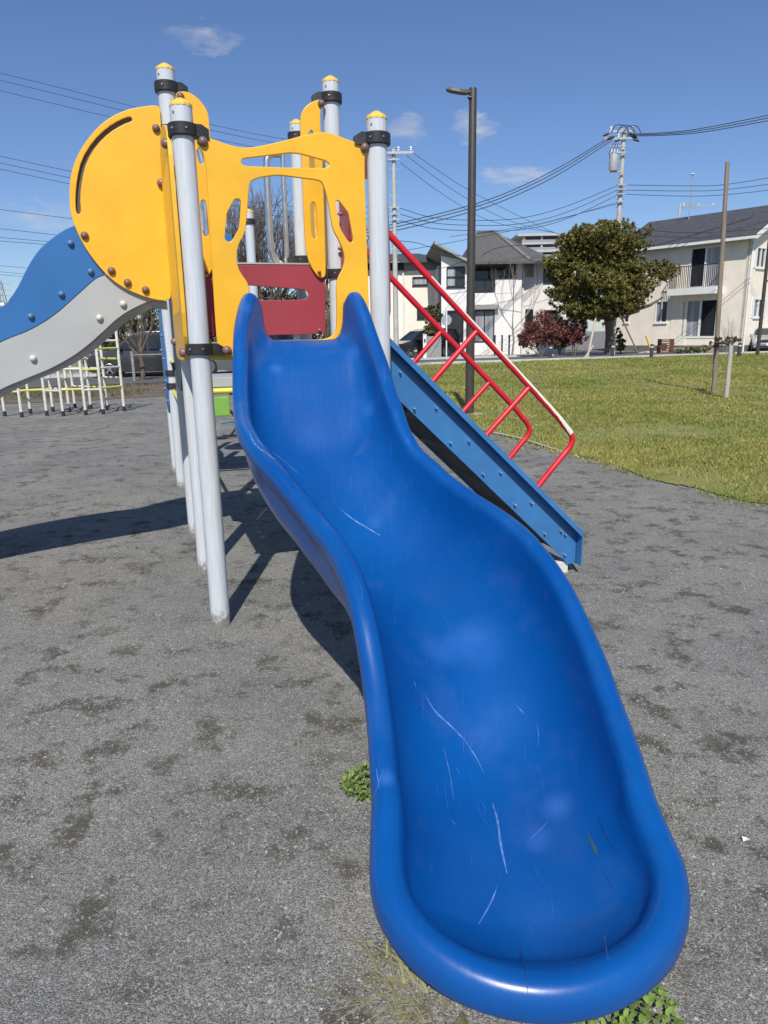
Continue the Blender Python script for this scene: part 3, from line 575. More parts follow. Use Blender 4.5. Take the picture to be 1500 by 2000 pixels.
# ------------------------------------------------------------------ ground
def gravel_mat():
    m = bpy.data.materials.new('rolled_gravel'); m.use_nodes = True; N, L = m.node_tree.nodes, m.node_tree.links; p = N['Principled BSDF']; p.inputs['Roughness'].default_value = .95
    p.inputs['Specular IOR Level'].default_value = .2
    tc = N.new('ShaderNodeTexCoord'); O = tc.outputs['Object']
    def noise(s, d=5, r=.6, st=None):
        n = N.new('ShaderNodeTexNoise'); n.inputs['Scale'].default_value = s; n.inputs['Detail'].default_value = d; n.inputs['Roughness'].default_value = r
        src = O
        if st: mp = N.new('ShaderNodeMapping'); mp.inputs['Scale'].default_value = st; L.new(O, mp.inputs[0]); src = mp.outputs[0]
        L.new(src, n.inputs['Vector']); return n.outputs['Fac']
    def ramp(f, a, b, ca, cb):
        r = N.new('ShaderNodeValToRGB'); r.color_ramp.elements[0].position = a; r.color_ramp.elements[1].position = b
        r.color_ramp.elements[0].color = (*ca, 1); r.color_ramp.elements[1].color = (*cb, 1); L.new(f, r.inputs[0]); return r.outputs[0]
    def mix(f, a, b, t='MIX'):
        x = N.new('ShaderNodeMix'); x.data_type = 'RGBA'; x.blend_type = t
        for i, v in ((0, f), (6, a), (7, b)):
            if isinstance(v, float): x.inputs[i].default_value = v
            elif isinstance(v, tuple): x.inputs[i].default_value = (*v, 1)
            else: L.new(v, x.inputs[i])
        return x.outputs[2]
    base = ramp(noise(1.1, 4), .35, .65, (.185, .187, .180), (.245, .242, .228))
    base = mix(ramp(noise(.55, 3), .45, .7, (0., 0., 0.), (.55, .55, .55)), base, (.27, .25, .212))
    patch = ramp(noise(5.2, 10, .76), .512, .60, (0., 0., 0.), (1., 1., 1.))
    patch2 = ramp(noise(1.3, 4, .6), .40, .58, (0.12, .12, .12), (1., 1., 1.))
    pm = mix(1.0, patch, patch2, 'MULTIPLY')
    base = mix(mix(1.0, pm, (.72, .72, .72), 'MULTIPLY'), base, (.082, .073, .054))
    moss = mix(1.0, ramp(noise(5.0, 8, .7), .62, .72, (0., 0., 0.), (.6, .6, .6)), ramp(noise(1.7, 3), .5, .62, (0., 0., 0.), (1., 1., 1.)), 'MULTIPLY')
    base = mix(moss, base, (.11, .105, .06))
    v = N.new('ShaderNodeTexVoronoi'); v.inputs['Scale'].default_value = 290; L.new(O, v.inputs['Vector'])
    sep = N.new('ShaderNodeSeparateColor'); L.new(v.outputs['Color'], sep.inputs[0])
    # pale grains lie over a dark bed; where they are worn away the bed shows
    def m2(op, a, b):
        n = N.new('ShaderNodeMath'); n.operation = op; n.use_clamp = op != 'SUBTRACT'
        for i, q in enumerate((a, b)):
            if isinstance(q, float): n.inputs[i].default_value = q
            else: L.new(q, n.inputs[i])
        return n.outputs[0]
    bw = N.new('ShaderNodeRGBToBW'); L.new(pm, bw.inputs[0])
    worn_or_sheen = m2('ADD', m2('MULTIPLY', bw.outputs[0], .75), m2('MULTIPLY', noise(1.9, 6, .65), .52))
    thr = m2('MULTIPLY', m2('SUBTRACT', sep.outputs[0], m2('SUBTRACT', worn_or_sheen, .12)), 6.0)
    tone = ramp(sep.outputs[1], .0, 1., (.62, .62, .60), (1.65, 1.64, 1.60))
    grain = mix(1.0, base, tone, 'MULTIPLY')
    base = mix(thr, mix(.65, base, (.092, .084, .066)), grain)
    v2 = N.new('ShaderNodeTexVoronoi'); v2.inputs['Scale'].default_value = 120; L.new(O, v2.inputs['Vector'])
    s2 = N.new('ShaderNodeSeparateColor'); L.new(v2.outputs['Color'], s2.inputs[0])
    lt = ramp(s2.outputs[1], .94, .97, (0., 0., 0.), (.5, .5, .5)); base = mix(lt, base, (.46, .45, .41))
    L.new(base, p.inputs['Base Color'])
    b1 = N.new('ShaderNodeBump'); b1.inputs['Strength'].default_value = .7; b1.inputs['Distance'].default_value = .004; b1.invert = True; L.new(v.outputs['Distance'], b1.inputs['Height'])
    b2 = N.new('ShaderNodeBump'); b2.inputs['Strength'].default_value = .55; b2.inputs['Distance'].default_value = .03; L.new(noise(7, 8, .65), b2.inputs['Height']); L.new(b1.outputs[0], b2.inputs['Normal'])
    L.new(b2.outputs[0], p.inputs['Normal']); return m
GRAVEL = gravel_mat()
def flat(name, pts, z, m, sub=0):
    me = bpy.data.meshes.new(name); me.from_pydata([(float(p[0]), float(p[1]), z) for p in pts], [], [tuple(range(len(pts)))]); me.materials.append(m)
    bm = bmesh.new(); bm.from_mesh(me)
    bmesh.ops.triangulate(bm, faces=bm.faces, ngon_method='EAR_CLIP')
    for f in bm.faces:
        if f.normal.z < 0: f.normal_flip()
    bm.to_mesh(me); bm.free()
    o = link(name, me); return o
struct(flat('ground', [(-900, -300), (900, -300), (900, 1200), (-900, 1200)], 0, GRAVEL))
GRASSM = mat('lawn_turf', (.265, .24, .075), .95, col2=(.16, .19, .04), scale=1.3, bump=.5, bscale=30, bdist=.03)
ASPH = mat('road_asphalt', (.115, .115, .115), .9, .2, 2.0, .3, 80)
PAVE = mat('pavement_concrete', (.36, .35, .32), .9, .15, 2.0, .2, 60)
EARTH = mat('bare_earth', (.16, .125, .085), .95, .3, 2.5, .5, 20, bdist=.03)
GP = lambda x, y: atz(x, y, 0)[:2]
edge_px = [(880, 826), (930, 839), (985, 852), (1040, 868), (1120, 888), (1200, 909), (1250, 930), (1290, 942), (1360, 955), (1500, 986)]
near_edge = [GP(*p) for p in edge_px] + [G(5.2, 4.6), G(9, 2.5), G(30, -6)]
near_edge = [G(-1.2, 15.0)] + [np.array(p) + G(0, .035 * math.sin(i * 1.9) + .03 * math.sin(i * .73 + 1) + .02 * random.uniform(-1, 1)) for i, p in enumerate(spl(near_edge, 10))]
NE_R = [G(-60, 14), G(-20, 21.0), G(-8, 25.5), G(-1, 32.5), G(2.4, 36.9), G(12, 40.2), G(23, 44.4), G(60, 58)]   # near edge of the road
lawn_pts = near_edge + [G(60, 10), G(60, 57.8)] + [p + G(0, -.15) for p in NE_R[::-1][1:4]] + [G(1.0, 34.0), G(-.9, 24)]
struct(flat('lawn', lawn_pts, .012, GRASSM))
FE_R = [G(-60, 21), G(-20, 28), G(-8.5, 32), G(-2.5, 38.6), G(1.6, 43.0), G(12, 46.6), G(23, 50.6), G(60, 64)]
struct(flat('road', NE_R + FE_R[::-1], .016, ASPH))
def strip(name, line, w, z0, z1, m, off=0.0):
    mb = MB(); L_ = [np.array(p) for p in line]; vs = []
    for i, p in enumerate(L_):
        t = V2(L_[min(i + 1, len(L_) - 1)] - L_[max(i - 1, 0)]); nn = G(-t[1], t[0])
        a, b = p + nn * off, p + nn * (off + w); vs += [(*a, z0), (*b, z0), (*b, z1), (*a, z1)]
    fs = [(i * 4 + k, i * 4 + (k + 1) % 4, (i + 1) * 4 + (k + 1) % 4, (i + 1) * 4 + k) for i in range(len(L_) - 1) for k in range(4)] + [(0, 1, 2, 3), tuple(4 * len(L_) - 4 + k for k in (3, 2, 1, 0))]
    mb.add(vs, fs); return mb.build(name, m)
KERB = mat('kerb_concrete', (.55, .54, .50), .85, .15, 3)
struct(strip('kerb', NE_R[3:], .16, 0, .12, KERB, -.17)); struct(strip('kerb', FE_R, .16, 0, .12, KERB, .02))
struct(flat('pavement', [p + G(-.05, .2) for p in FE_R] + [p + G(-.3, 4.5) for p in FE_R[::-1]], .03, PAVE))
struct(flat('verge', [G(-60, 11.0), G(-16, 16.4), G(-7.6, 18.6), G(-2.5, 22), G(-1.5, 27)] + [G(-1.5, 31.8), G(-8, 25.3), G(-20, 20.8), G(-60, 13.8)], .010, EARTH))
# a pale rope along part of the lawn's edge
rp_ = [np.array([*p, .022 + .012 * math.sin(i)]) for i, p in enumerate([GP(955, 846), GP(985, 853), GP(1020, 861), GP(1060, 873), GP(1100, 884)])]
q = MB(); q.tube([tuple(p) for p in spl(rp_, 4)], .009, 6); tag(q.build('rope', mat('pale_rope', (.6, .58, .5), .8)), 'thin pale rope lying along the edge of the lawn', 'rope')
# ------------------------------------------------------------------ many small blades, grains, leaves (numpy)
def tri_mesh(name, V, F, m, tint=None, parent=None, nv=3):
    me = bpy.data.meshes.new(name); n = len(F)
    me.vertices.add(len(V)); me.vertices.foreach_set('co', np.asarray(V, np.float32).ravel())
    me.loops.add(n * nv); me.loops.foreach_set('vertex_index', np.asarray(F, np.int32).ravel())
    me.polygons.add(n); me.polygons.foreach_set('loop_start', np.arange(0, n * nv, nv, dtype=np.int32)); me.polygons.foreach_set('loop_total', np.full(n, nv, np.int32))
    me.update(calc_edges=True); me.materials.append(m)
    if tint is not None:
        at = me.color_attributes.new('tint', 'FLOAT_COLOR', 'POINT'); c = np.ones((len(V), 4), np.float32); c[:, :3] = tint; at.data.foreach_set('color', c.ravel())
    me.validate(); return link(name, me, parent)
def inside(P, poly):
    poly = np.asarray(poly); x, y = P[:, 0], P[:, 1]; c = np.zeros(len(P), bool); j = len(poly) - 1
    for i in range(len(poly)):
        xi, yi = poly[i]; xj, yj = poly[j]
        with np.errstate(divide='ignore', invalid='ignore'):
            c ^= ((yi > y) != (yj > y)) & (x < (xj - xi) * (y - yi) / (yj - yi) + xi)
        j = i
    return c
def blades(P, h, w, lean, z0=0.0):
    n = len(P); a = RNG.uniform(0, 2 * math.pi, n); b = RNG.uniform(0, 2 * math.pi, n); hh = h * RNG.uniform(.5, 1.3, n); ww = w * RNG.uniform(.7, 1.3, n); ll = lean * RNG.uniform(.2, 1.4, n) * hh
    V = np.zeros((n, 3, 3)); dx, dy = np.cos(a) * ww / 2, np.sin(a) * ww / 2
    V[:, 0] = np.stack([P[:, 0] - dx, P[:, 1] - dy, np.full(n, z0)], 1); V[:, 1] = np.stack([P[:, 0] + dx, P[:, 1] + dy, np.full(n, z0)], 1)
    V[:, 2] = np.stack([P[:, 0] + np.cos(b) * ll, P[:, 1] + np.sin(b) * ll, z0 + hh], 1)
    return V.reshape(-1, 3), np.arange(n * 3).reshape(-1, 3)
def vnoise(P, s, seed=0):
    r = np.random.default_rng(seed); g = r.random((64, 64)); q = P * s; i = np.floor(q).astype(int); f = q - i; f = f * f * (3 - 2 * f)
    h = lambda a, b: g[a % 64, b % 64]
    return (h(i[:, 0], i[:, 1]) * (1 - f[:, 0]) + h(i[:, 0] + 1, i[:, 1]) * f[:, 0]) * (1 - f[:, 1]) + (h(i[:, 0], i[:, 1] + 1) * (1 - f[:, 0]) + h(i[:, 0] + 1, i[:, 1] + 1) * f[:, 0]) * f[:, 1]
# lawn grass: sample where the lawn lies, thinner with distance
N_ = 620000; Yd = 4.2 * (48 / 4.2) ** RNG.random(N_); Xd = (RNG.random(N_) * 1.05 - .12) * (Yd * .95 + 2)
PP = np.stack([Xd, Yd], 1); PP = PP[inside(PP + RNG.normal(0, .16, PP.shape), lawn_pts)]
cov = .45 * vnoise(PP, 1.3, 1) + .35 * vnoise(PP, .45, 2) + .2 * vnoise(PP, 4.0, 5)
PP = PP[RNG.random(len(PP)) < np.clip((cov - .28) * 3.2, .06, 1)]
Yb = PP[:, 1]; Vg, Fg = blades(PP, .026 + .0011 * Yb, .005 + .0011 * Yb, .9, .010)
dry = np.clip(.58 + 1.6 * (.5 * vnoise(PP, .45, 3) + .3 * vnoise(PP, 1.6, 4) + .2 * vnoise(PP, 5., 7) - .52) + RNG.normal(0, .17, len(PP)), 0, 1)[:, None]
tint = np.array([.215, .265, .045]) * (1 - dry) + np.array([.47, .43, .125]) * dry; tint *= RNG.uniform(.65, 1.3, (len(PP), 1))
BLADE = mat('grass_blade', (1, 1, 1), .6, 0.0, 3, attr=True, col2=(.85, .85, .85), trans=.3)
g_ = tri_mesh('lawn_grass', Vg, Fg, BLADE, np.repeat(tint, 3, 0)); tag(g_, 'short patchy green and straw-coloured lawn grass', 'grass', kind='stuff')
# rough verge growth on the left, near the van
NV = 30000; vp = [G(-30, 14.6), G(-16, 16.8), G(-7.6, 19.0), G(-2.5, 22.4), G(-1.5, 30.5), G(-8, 25.1), G(-20, 20.6), G(-30, 18.6)]
PV = np.stack([RNG.uniform(-22, -1, NV), RNG.uniform(14, 31, NV)], 1); PV = PV[inside(PV, vp)]; PV = PV[RNG.random(len(PV)) < np.clip((vnoise(PV, .8, 6) - .35) * 3, .02, 1)]
Vv_, Fv_ = blades(PV, .09, .03, .8, .008); dr = np.clip(RNG.normal(.5, .25, len(PV)), 0, 1)[:, None]
tv = (np.array([.07, .10, .025]) * (1 - dr) + np.array([.25, .20, .10]) * dr)
tag(tri_mesh('verge_grass', Vv_, Fv_, BLADE, np.repeat(tv, 3, 0)), 'sparse rough grass on the earth verge by the parked van', 'grass', kind='stuff')
# loose grains on the gravel in front
NG = 130000; Yd = .75 * (8 / .75) ** RNG.random(NG); Xd = (RNG.random(NG) * 1.5 - .75) * (Yd * .85 + .45); PG = np.stack([Xd, Yd], 1); PG = PG[~inside(PG, lawn_pts)]
PG = PG[RNG.random(len(PG)) < np.clip((.6 * vnoise(PG, 2.2, 8) + .4 * vnoise(PG, 7, 9) - .22) * 2.4, .05, 1)]
n = len(PG); r_ = RNG.gamma(2.6, .0005, n) + .0009; r_ *= (1 + .12 * PG[:, 1])
a0 = RNG.uniform(0, 6.28, n); base = np.array([[1, 0, 0], [-.5, .87, 0], [-.5, -.87, 0], [.15, .1, 1.0]])
Vq = np.zeros((n, 4, 3))
for k in range(4):
    bx, by, bz = base[k]; j = RNG.uniform(.75, 1.3, n)
    Vq[:, k, 0] = PG[:, 0] + (bx * np.cos(a0) - by * np.sin(a0)) * r_ * j; Vq[:, k, 1] = PG[:, 1] + (bx * np.sin(a0) + by * np.cos(a0)) * r_ * j; Vq[:, k, 2] = .0004 + bz * r_ * .9 * j
Fq = (np.arange(n)[:, None, None] * 4 + np.array([[0, 1, 3], [1, 2, 3], [2, 0, 3]])[None]).reshape(-1, 3)
tg = np.clip(RNG.normal(.24, .10, (n, 1)), .05, .5) * np.array([[1, .985, .94]])
GRAIN = mat('gravel_grain', (1, 1, 1), .9, .0, 3, attr=True, col2=(.9, .9, .9))
tag(tri_mesh('gravel', Vq.reshape(-1, 3), Fq, GRAIN, np.repeat(tg, 4, 0)), 'loose grey and pale gravel grains on the playground surface', 'gravel', kind='stuff')
gx, gy = GP(1456, 1643); q = MB(); q.add([(gx - .010, gy - .006, .004), (gx + .012, gy - .004, .009), (gx + .009, gy + .010, .005), (gx - .008, gy + .008, .012)], [(0, 1, 2), (0, 2, 3)]); tag(q.build('paper_scrap', mat('white_scrap', (.8, .8, .78), .7)), 'tiny white scrap of paper on the gravel beside the slide', 'paper')
# ------------------------------------------------------------------ weeds round the slide's foot
LEAFW = mat('weed_leaf', (1, 1, 1), .5, 0, 3, attr=True, col2=(.8, .85, .8), trans=.3)
DRYG = mat('dry_grass', (1, 1, 1), .7, 0, 3, attr=True, col2=(.85, .85, .8), trans=.25)
def leaf(P, d, L_, w, nrm_tilt, V, F, T, col, lobes=3):
    """A small lobed leaf folded along its midrib."""
    d = Vector(d).normalized(); s_ = d.cross(Vector((0, 0, 1))).normalized(); up = s_.cross(d)
    o = len(V); prof = [(0, .08), (.2, .55), (.34, .95), (.45, .62), (.6, .9), (.72, .5), (.86, .45), (1, 0)] if lobes == 3 else [(0, .1), (.25, .8), (.5, 1), (.75, .75), (1, 0)]
    for t, k in prof:
        c = Vector(P) + d * (L_ * t) + up * (-.25 * L_ * t * t)
        V += [tuple(c - s_ * (w * k) + up * (.15 * w * k)), tuple(c), tuple(c + s_ * (w * k) + up * (.15 * w * k))]
    for i in range(len(prof) - 1):
        for k in (0, 1): F.append((o + i * 3 + k, o + i * 3 + k + 1, o + (i + 1) * 3 + k + 1, o + (i + 1) * 3 + k))
    T += [col] * (3 * len(prof))
def weed(name, cx, cy, rad, n, L_, label, lobes=3, cols=((.26, .34, .09), (.17, .25, .06), (.33, .36, .17)), hmax=.10):
    V, F, T = [], [], []
    for i in range(n):
        a = random.uniform(0, 6.28); r = rad * math.sqrt(random.random()); z = .012 + hmax * (1 - r / rad) * random.random()
        c = random.choice(cols); k = random.uniform(.7, 1.25); c = tuple(x * k for x in c)
        leaf((cx + math.cos(a) * r, cy + math.sin(a) * r, z), (random.gauss(math.cos(a) * .4, .7), random.gauss(math.sin(a) * .4, .7), random.uniform(-.2, .9)), L_ * random.uniform(.6, 1.2), L_ * .32 * random.uniform(.7, 1.1), 0, V, F, T, c, lobes)
    o = tri_mesh('leaves', V, F, LEAFW, np.array(T), nv=4)
    t = thing(name, (cx, cy, 0), label, 'weed'); attach(o, t)
    m_ = MB()
    for i in range(9):
        a = i * .7; m_.tube([(cx, cy, 0), (cx + math.cos(a) * rad * .3, cy + math.sin(a) * rad * .3, hmax * .35), (cx + math.cos(a) * rad * .75, cy + math.sin(a) * rad * .75, hmax * .35)], .002, 5)
    m_.build('stem', mat('weed_stem', (.14, .18, .05), .6), t)
    return t
gx, gy = GP(712, 1540); weed('weed', gx + .01, gy + .01,   .085, 360, .023, 'green leafy weed growing against the side of the blue slide', hmax=.085)
gx, gy = GP(1195, 1985); weed('weed', gx + .02, gy + .02,   .13, 300, .022, 'bright green weed with broad leaves under the lip of the slide', 5, ((.28, .40, .09), (.20, .30, .06)), .05)
def tuft(cx, cy, n, L_, label, spread=.15):
    V, F, T = [], [], []
    for i in range(n):
        a = random.uniform(1.6, 5.2); r = random.random() ** .6 * .15; p = Vector((cx + math.cos(a) * r, cy + math.sin(a) * r, .004)); a += random.gauss(0, .7); d = Vector((math.cos(a), math.sin(a), 0)); s_ = Vector((-d.y, d.x, 0))
        le = L_ * random.uniform(.4, 1.25); w = random.uniform(.0018, .0036); el = random.uniform(.1, .9); o = len(V); bend = random.uniform(-.5, .5)
        for k in range(6):
            t = k / 5; c = p + d * (le * t) + s_ * (bend * le * t * t * .5) + Vector((0, 0, el * le * (t - t * t) * .9 + .003)); ww = w * (1 - t * .9)
            V += [tuple(c - s_ * ww), tuple(c + s_ * ww)]
        F += [(o + 2 * k, o + 2 * k + 1, o + 2 * k + 3, o + 2 * k + 2) for k in range(5)]
        c = random.choice(((.42, .38, .22), (.30, .27, .14), (.36, .36, .18), (.24, .24, .12))); T += [c] * 12
    return tag(tri_mesh('dry_grass_tuft', V, F, DRYG, np.array(T), nv=4), label, 'dry grass')
gx, gy = GP(830, 1945); tuft(gx, gy, 38, .19, 'straw-coloured grass tuft sprawling from under the slide lip')
gx, gy = GP(905, 1985); tuft(gx, gy + .01, 90, .12, 'paler dry grass tuft matted under the front of the slide lip')
# ------------------------------------------------------------------ trees
BARK = mat('tree_bark', (.15, .115, .085), .9, .3, 9, .6, 40, bdist=.02)
BARKG = mat('pale_bark', (.26, .235, .20), .9, .25, 9, .4, 40, bdist=.02)
LEAF = mat('crown_leaf', (1, 1, 1), .5, 0, 3, attr=True, col2=(.8, .8, .8), trans=.18)
def crown_mesh(lobes, n, size, cols, seed, dens=.55):
    """Leaf-sized quads in uneven clumps spread through several ellipsoids."""
    r = np.random.default_rng(seed); vol = np.array([a * b * c for _, (a, b, c) in lobes]) ** (2 / 3); vol /= vol.sum(); Vs, Ts = [], []
    for (c, rad), f in zip(lobes, vol):
        c = np.array(c); rad = np.array(rad); k = int(n * f); nc = max(16, k // 45)
        d = r.normal(size=(nc, 3)); d /= np.linalg.norm(d, axis=1)[:, None]; cc = d * (r.random((nc, 1)) ** .28) * rad * .97
        which = r.integers(0, nc, k); p = c + cc[which] + r.normal(0, 1, (k, 3)) * rad.mean() * .085
        tone = r.uniform(.6, 1.3, nc)[which]
        s = size * r.uniform(.6, 1.35, k); nr = r.normal(size=(k, 3)) + np.array([0, -.2, .8]); nr /= np.linalg.norm(nr, axis=1)[:, None]
        a = np.cross(nr, r.normal(size=(k, 3))); a /= np.linalg.norm(a, axis=1)[:, None]; b = np.cross(nr, a)
        q = np.stack([p - a * s[:, None], p + b * s[:, None] * .45, p + a * s[:, None], p - b * s[:, None] * .45], 1); Vs.append(q.reshape(-1, 3))
        col = np.array(cols)[r.integers(0, len(cols), k)] * tone[:, None] * r.uniform(.75, 1.25, (k, 1)); Ts.append(np.repeat(col, 4, 0))
    V = np.concatenate(Vs); return V, np.arange(len(V)).reshape(-1, 4), np.concatenate(Ts)
def clumps(lobes, n, rad, seed):
    """Smaller foliage masses set over the outside of the lobes."""
    r = np.random.default_rng(seed); out = []; w = np.array([l[1][0] * l[1][2] for l in lobes]); w /= w.sum()
    for i in r.choice(len(lobes), n, p=w):
        c, rd = lobes[i]; d = r.normal(size=3); d /= np.linalg.norm(d); k = rad * r.uniform(.55, 1.25)
        out.append((tuple(np.array(c) + d * np.array(rd) * r.uniform(.50, .84)), (k, k, k * .72)))
    return out
def branches(mb, p, d, L_, r, depth, spread, rs, n=6, up=.25, kids=(2, 4)):
    pts = [Vector(p)]; dd = Vector(d).normalized()
    for k in range(3):
        dd = (dd + Vector((rs.uniform(-1, 1), rs.uniform(-1, 1), rs.uniform(-.6, 1) + up)) * .16).normalized(); pts.append(pts[-1] + dd * (L_ / 3))
    mb.tube(pts, r, n, caps=False, r2=r * .62)
    if depth == 0: return
    for k in range(rs.randint(*kids)):
        t = rs.uniform(.35, 1.0); i = min(2, int(t * 3)); q = pts[i].lerp(pts[i + 1], t * 3 - i)
        a = rs.uniform(0, 6.28); e = Vector((math.cos(a), math.sin(a), rs.uniform(-.1, .7))); nd = (dd * (1 - spread) + e * spread).normalized()
        branches(mb, q, nd, L_ * rs.uniform(.55, .85), r * .55 * (1.1 - t * .3), depth - 1, spread, rs, max(3, n - 1), up, kids)
    branches(mb, pts[-1], dd, L_ * .7, r * .6, depth - 1, spread, rs, max(3, n - 1), up, kids)
def bare_tree(base, h, r, seed, label, m=BARK, depth=5, group=None, name='bare_tree', spread=.5, kids=(2, 4), limbs=4, up=.25):
    rs = random.Random(seed); t = thing(name, base, label, 'tree', group); b = Vector(tuple(map(float, base)))
    q = MB(); top = b + Vector((rs.uniform(-.1, .1) * h * .1, 0, h * .32)); q.tube([b - Vector((0, 0, .05)), b.lerp(top, .5) + Vector((rs.uniform(-.02, .02) * h, 0, 0)), top], r * 1.15, 9, r2=r * .8); q.build('trunk', m, t)
    q = MB()
    for k in range(limbs):
        a = k * 6.28 / limbs + rs.uniform(-.4, .4); branches(q, b.lerp(top, rs.uniform(.75, 1)), (math.cos(a) * .75, math.sin(a) * .75, 1), h * .27, r * .55, depth - 1, spread, rs, 6, up, kids)
    branches(q, top, (0, 0, 1), h * .28, r * .65, depth - 1, spread, rs, 6, up, kids); q.build('crown', m, t); return t
# big evergreen on the lawn's far side
def P3(x, y, Y): return tuple(atY(x, y, Y))
TY = 44.0; s_ = TY / 1400
tb = GP(1188, 694); tree = thing('evergreen_tree', (tb[0], tb[1], 0), 'big round evergreen tree with dark olive crown on the lawn edge', 'tree')
TY = tb[1]; s_ = TY / 1400
def lobe(x, y, rx, ry, dz=1.0, dy=0.): return (P3(x, y, TY + dy), (rx * s_, rx * s_ * dz, ry * s_))
lob = [lobe(1172, 482, 76, 50), lobe(1222, 470, 62, 44, 1, .6), lobe(1128, 480, 45, 36), lobe(1125, 548, 56, 44), lobe(1105, 520, 34, 40), lobe(1180, 560, 60, 56, 1, -1.2), lobe(1262, 540, 62, 34), lobe(1290, 528, 36, 26), lobe(1240, 582, 44, 26), lobe(1150, 598, 48, 22), lobe(1195, 520, 66, 62, 1, .8), lobe(1200, 602, 40, 24), lobe(1140, 604, 44, 22, 1, -.4), lobe(1105, 575, 36, 34), lobe(1175, 610, 50, 18, 1, .5), lobe(1228, 598, 40, 22)]
Vc, Fc, Tc = crown_mesh(clumps(lob, 320, .62, 5) + [(c, tuple(x * .6 for x in r)) for c, r in lob], 190000, .066, [(.185, .175, .03), (.14, .145, .025), (.25, .20, .05), (.11, .12, .025), (.32, .27, .075)], 3)
tri_mesh('crown', Vc, Fc, LEAF, Tc, tree, 4)
q = MB(); a_, b_ = Vector((tb[0], tb[1], -.05)), Vector(P3(1186, 560, TY)); q.tube([a_, a_.lerp(b_, .3) + Vector((.1, 0, 0)), a_.lerp(b_, .6), b_], .28, 12, r2=.17); q.build('trunk', BARK, tree)
for dx, dy in ((-70, 470), (60, 500), (-20, 450), (110, 540), (-60, 560), (30, 470)):
    e = Vector(P3(1186 + dx, dy + 40, TY)); q = MB(); q.tube([a_.lerp(b_, .55), a_.lerp(e, .75) + Vector((0, 0, .4)), e], .16, 7, r2=.04); q.build('limb', BARK, tree)
def pole(name, a, b, r, m, label, cat='stake', group=None, n=8):
    t = MB(); t.tube([a, tuple((np.array(a) + np.array(b)) / 2), b], r, n); return tag(t.build(name, m), label, cat, group)
WOODP = mat('pale_wood', (.50, .45, .36), .8, .2, 6, .3, 40, stretch=(4, 4, .5)); WOODG = mat('weathered_wood', (.27, .215, .165), .85, .25, 5, .4, 30, stretch=(5, 5, .4)); WOODB = mat('brown_wood', (.17, .13, .095), .85, .25, 5, .4, 30, stretch=(5, 5, .4))
def gz(x, y): p = GP(x, y); return (p[0], p[1], -.03)
pole('tree_stake', gz(1147, 700), P3(1168, 600, TY - .4), .06, WOODP, 'pale wooden prop leaning against the evergreen trunk', 'stake')
pole('tree_stake', gz(1140, 701), tuple(np.array(gz(1140, 701)) + np.array([.5, .0, .75])), .06, WOODP, 'short pale stake at the foot of the evergreen prop', 'stake')
q = MB(); q.tube([gz(1198, 694), P3(1200, 640, TY), P3(1202, 610, TY)], .10, 8); tag(q.build('tree_stake', WOODP), 'thick upright pale stake beside the evergreen trunk', 'stake')
pole('tree_stake', gz(1250, 697), P3(1205, 602, TY), .045, WOODB, 'long dark prop slanting up into the evergreen crown', 'stake')
q = MB(); c0 = Vector(gz(1274, 691)); c1 = Vector(P3(1262, 655, c0.y)); q.tube([c0, c0.lerp(c1, .5), c1], .07, 8); tag(q.build('guy_wire_guard', mat('yellow_guard', (.75, .60, .05), .5)), 'yellow tube guarding a guy wire beside the dark bollard', 'wire guard')
# shrubs
def shrub(name, lobes, n, size, cols, seed, base, label, cat='bush', group=None, stems=5):
    t = thing(name, base, label, cat, group); V, F, T = crown_mesh(lobes, n, size, cols, seed); tri_mesh('crown', V, F, LEAF, T, t, 4)
    rs = random.Random(seed); q = MB()
    for k in range(stems):
        c, rd = lobes[k % len(lobes)]; c = Vector(c); q.tube([Vector(base) + Vector((rs.uniform(-.1, .1), rs.uniform(-.1, .1), -.05)), Vector(base).lerp(c, .5) + Vector((rs.uniform(-.1, .1), 0, .1)), c + Vector((rs.uniform(-1, 1) * rd[0] * .4, 0, rs.uniform(0, 1) * rd[2] * .5))], .035, 6, r2=.012)
    q.build('trunk', BARK, t); return t
REDL = [(.26, .07, .07), (.20, .05, .05), (.32, .12, .10), (.18, .08, .05)]; GRNL = [(.16, .175, .045), (.11, .13, .035), (.23, .21, .07)]
def lb(x, y, Y, rx, ry): s = Y / 1400; return (P3(x, y, Y), (rx * s, rx * s * .8, ry * s))
B1 = 46.0
def base_at(x, Y, z=.0): p = P3(x, 690, Y); return (p[0], p[1], z)
shrub('red_bush', [lb(1038, 655, 45, 24, 26), lb(1060, 640, 45, 26, 34), lb(1080, 652, 45.3, 16, 24), lb(1024, 664, 45, 16, 14)], 15000, .052, REDL, 5, base_at(1055, 45), 'wide dark red bush in front of the white house')
shrub('red_bush', [lb(1122, 640, 45.6, 22, 32), lb(1135, 650, 45.6, 14, 26), lb(1112, 655, 45.4, 14, 22)], 10000, .052, REDL, 6, base_at(1121, 45.5), 'narrower dark red bush half behind the evergreen')
shrub('green_bush', [lb(1092, 650, 46.4, 20, 30), lb(1102, 660, 46.2, 14, 22)], 4500, .08, GRNL + [(.16, .08, .03)], 8, base_at(1094, 46.3), 'yellowish green bush between the two red bushes')
shrub('green_bush', [lb(848, 655, 47, 17, 24), lb(842, 625, 47.2, 13, 26), lb(855, 612, 47, 10, 22)], 6500, .085, GRNL + [(.13, .085, .04)], 9, base_at(848, 47), 'tall olive bush beside the parked black minivan')
shrub('green_bush', [lb(1214, 670, 47.5, 10, 16), lb(1208, 655, 47.5, 8, 14)], 1800, .08, GRNL, 10, base_at(1212, 47.5), 'small dark green bush behind the evergreen trunk')
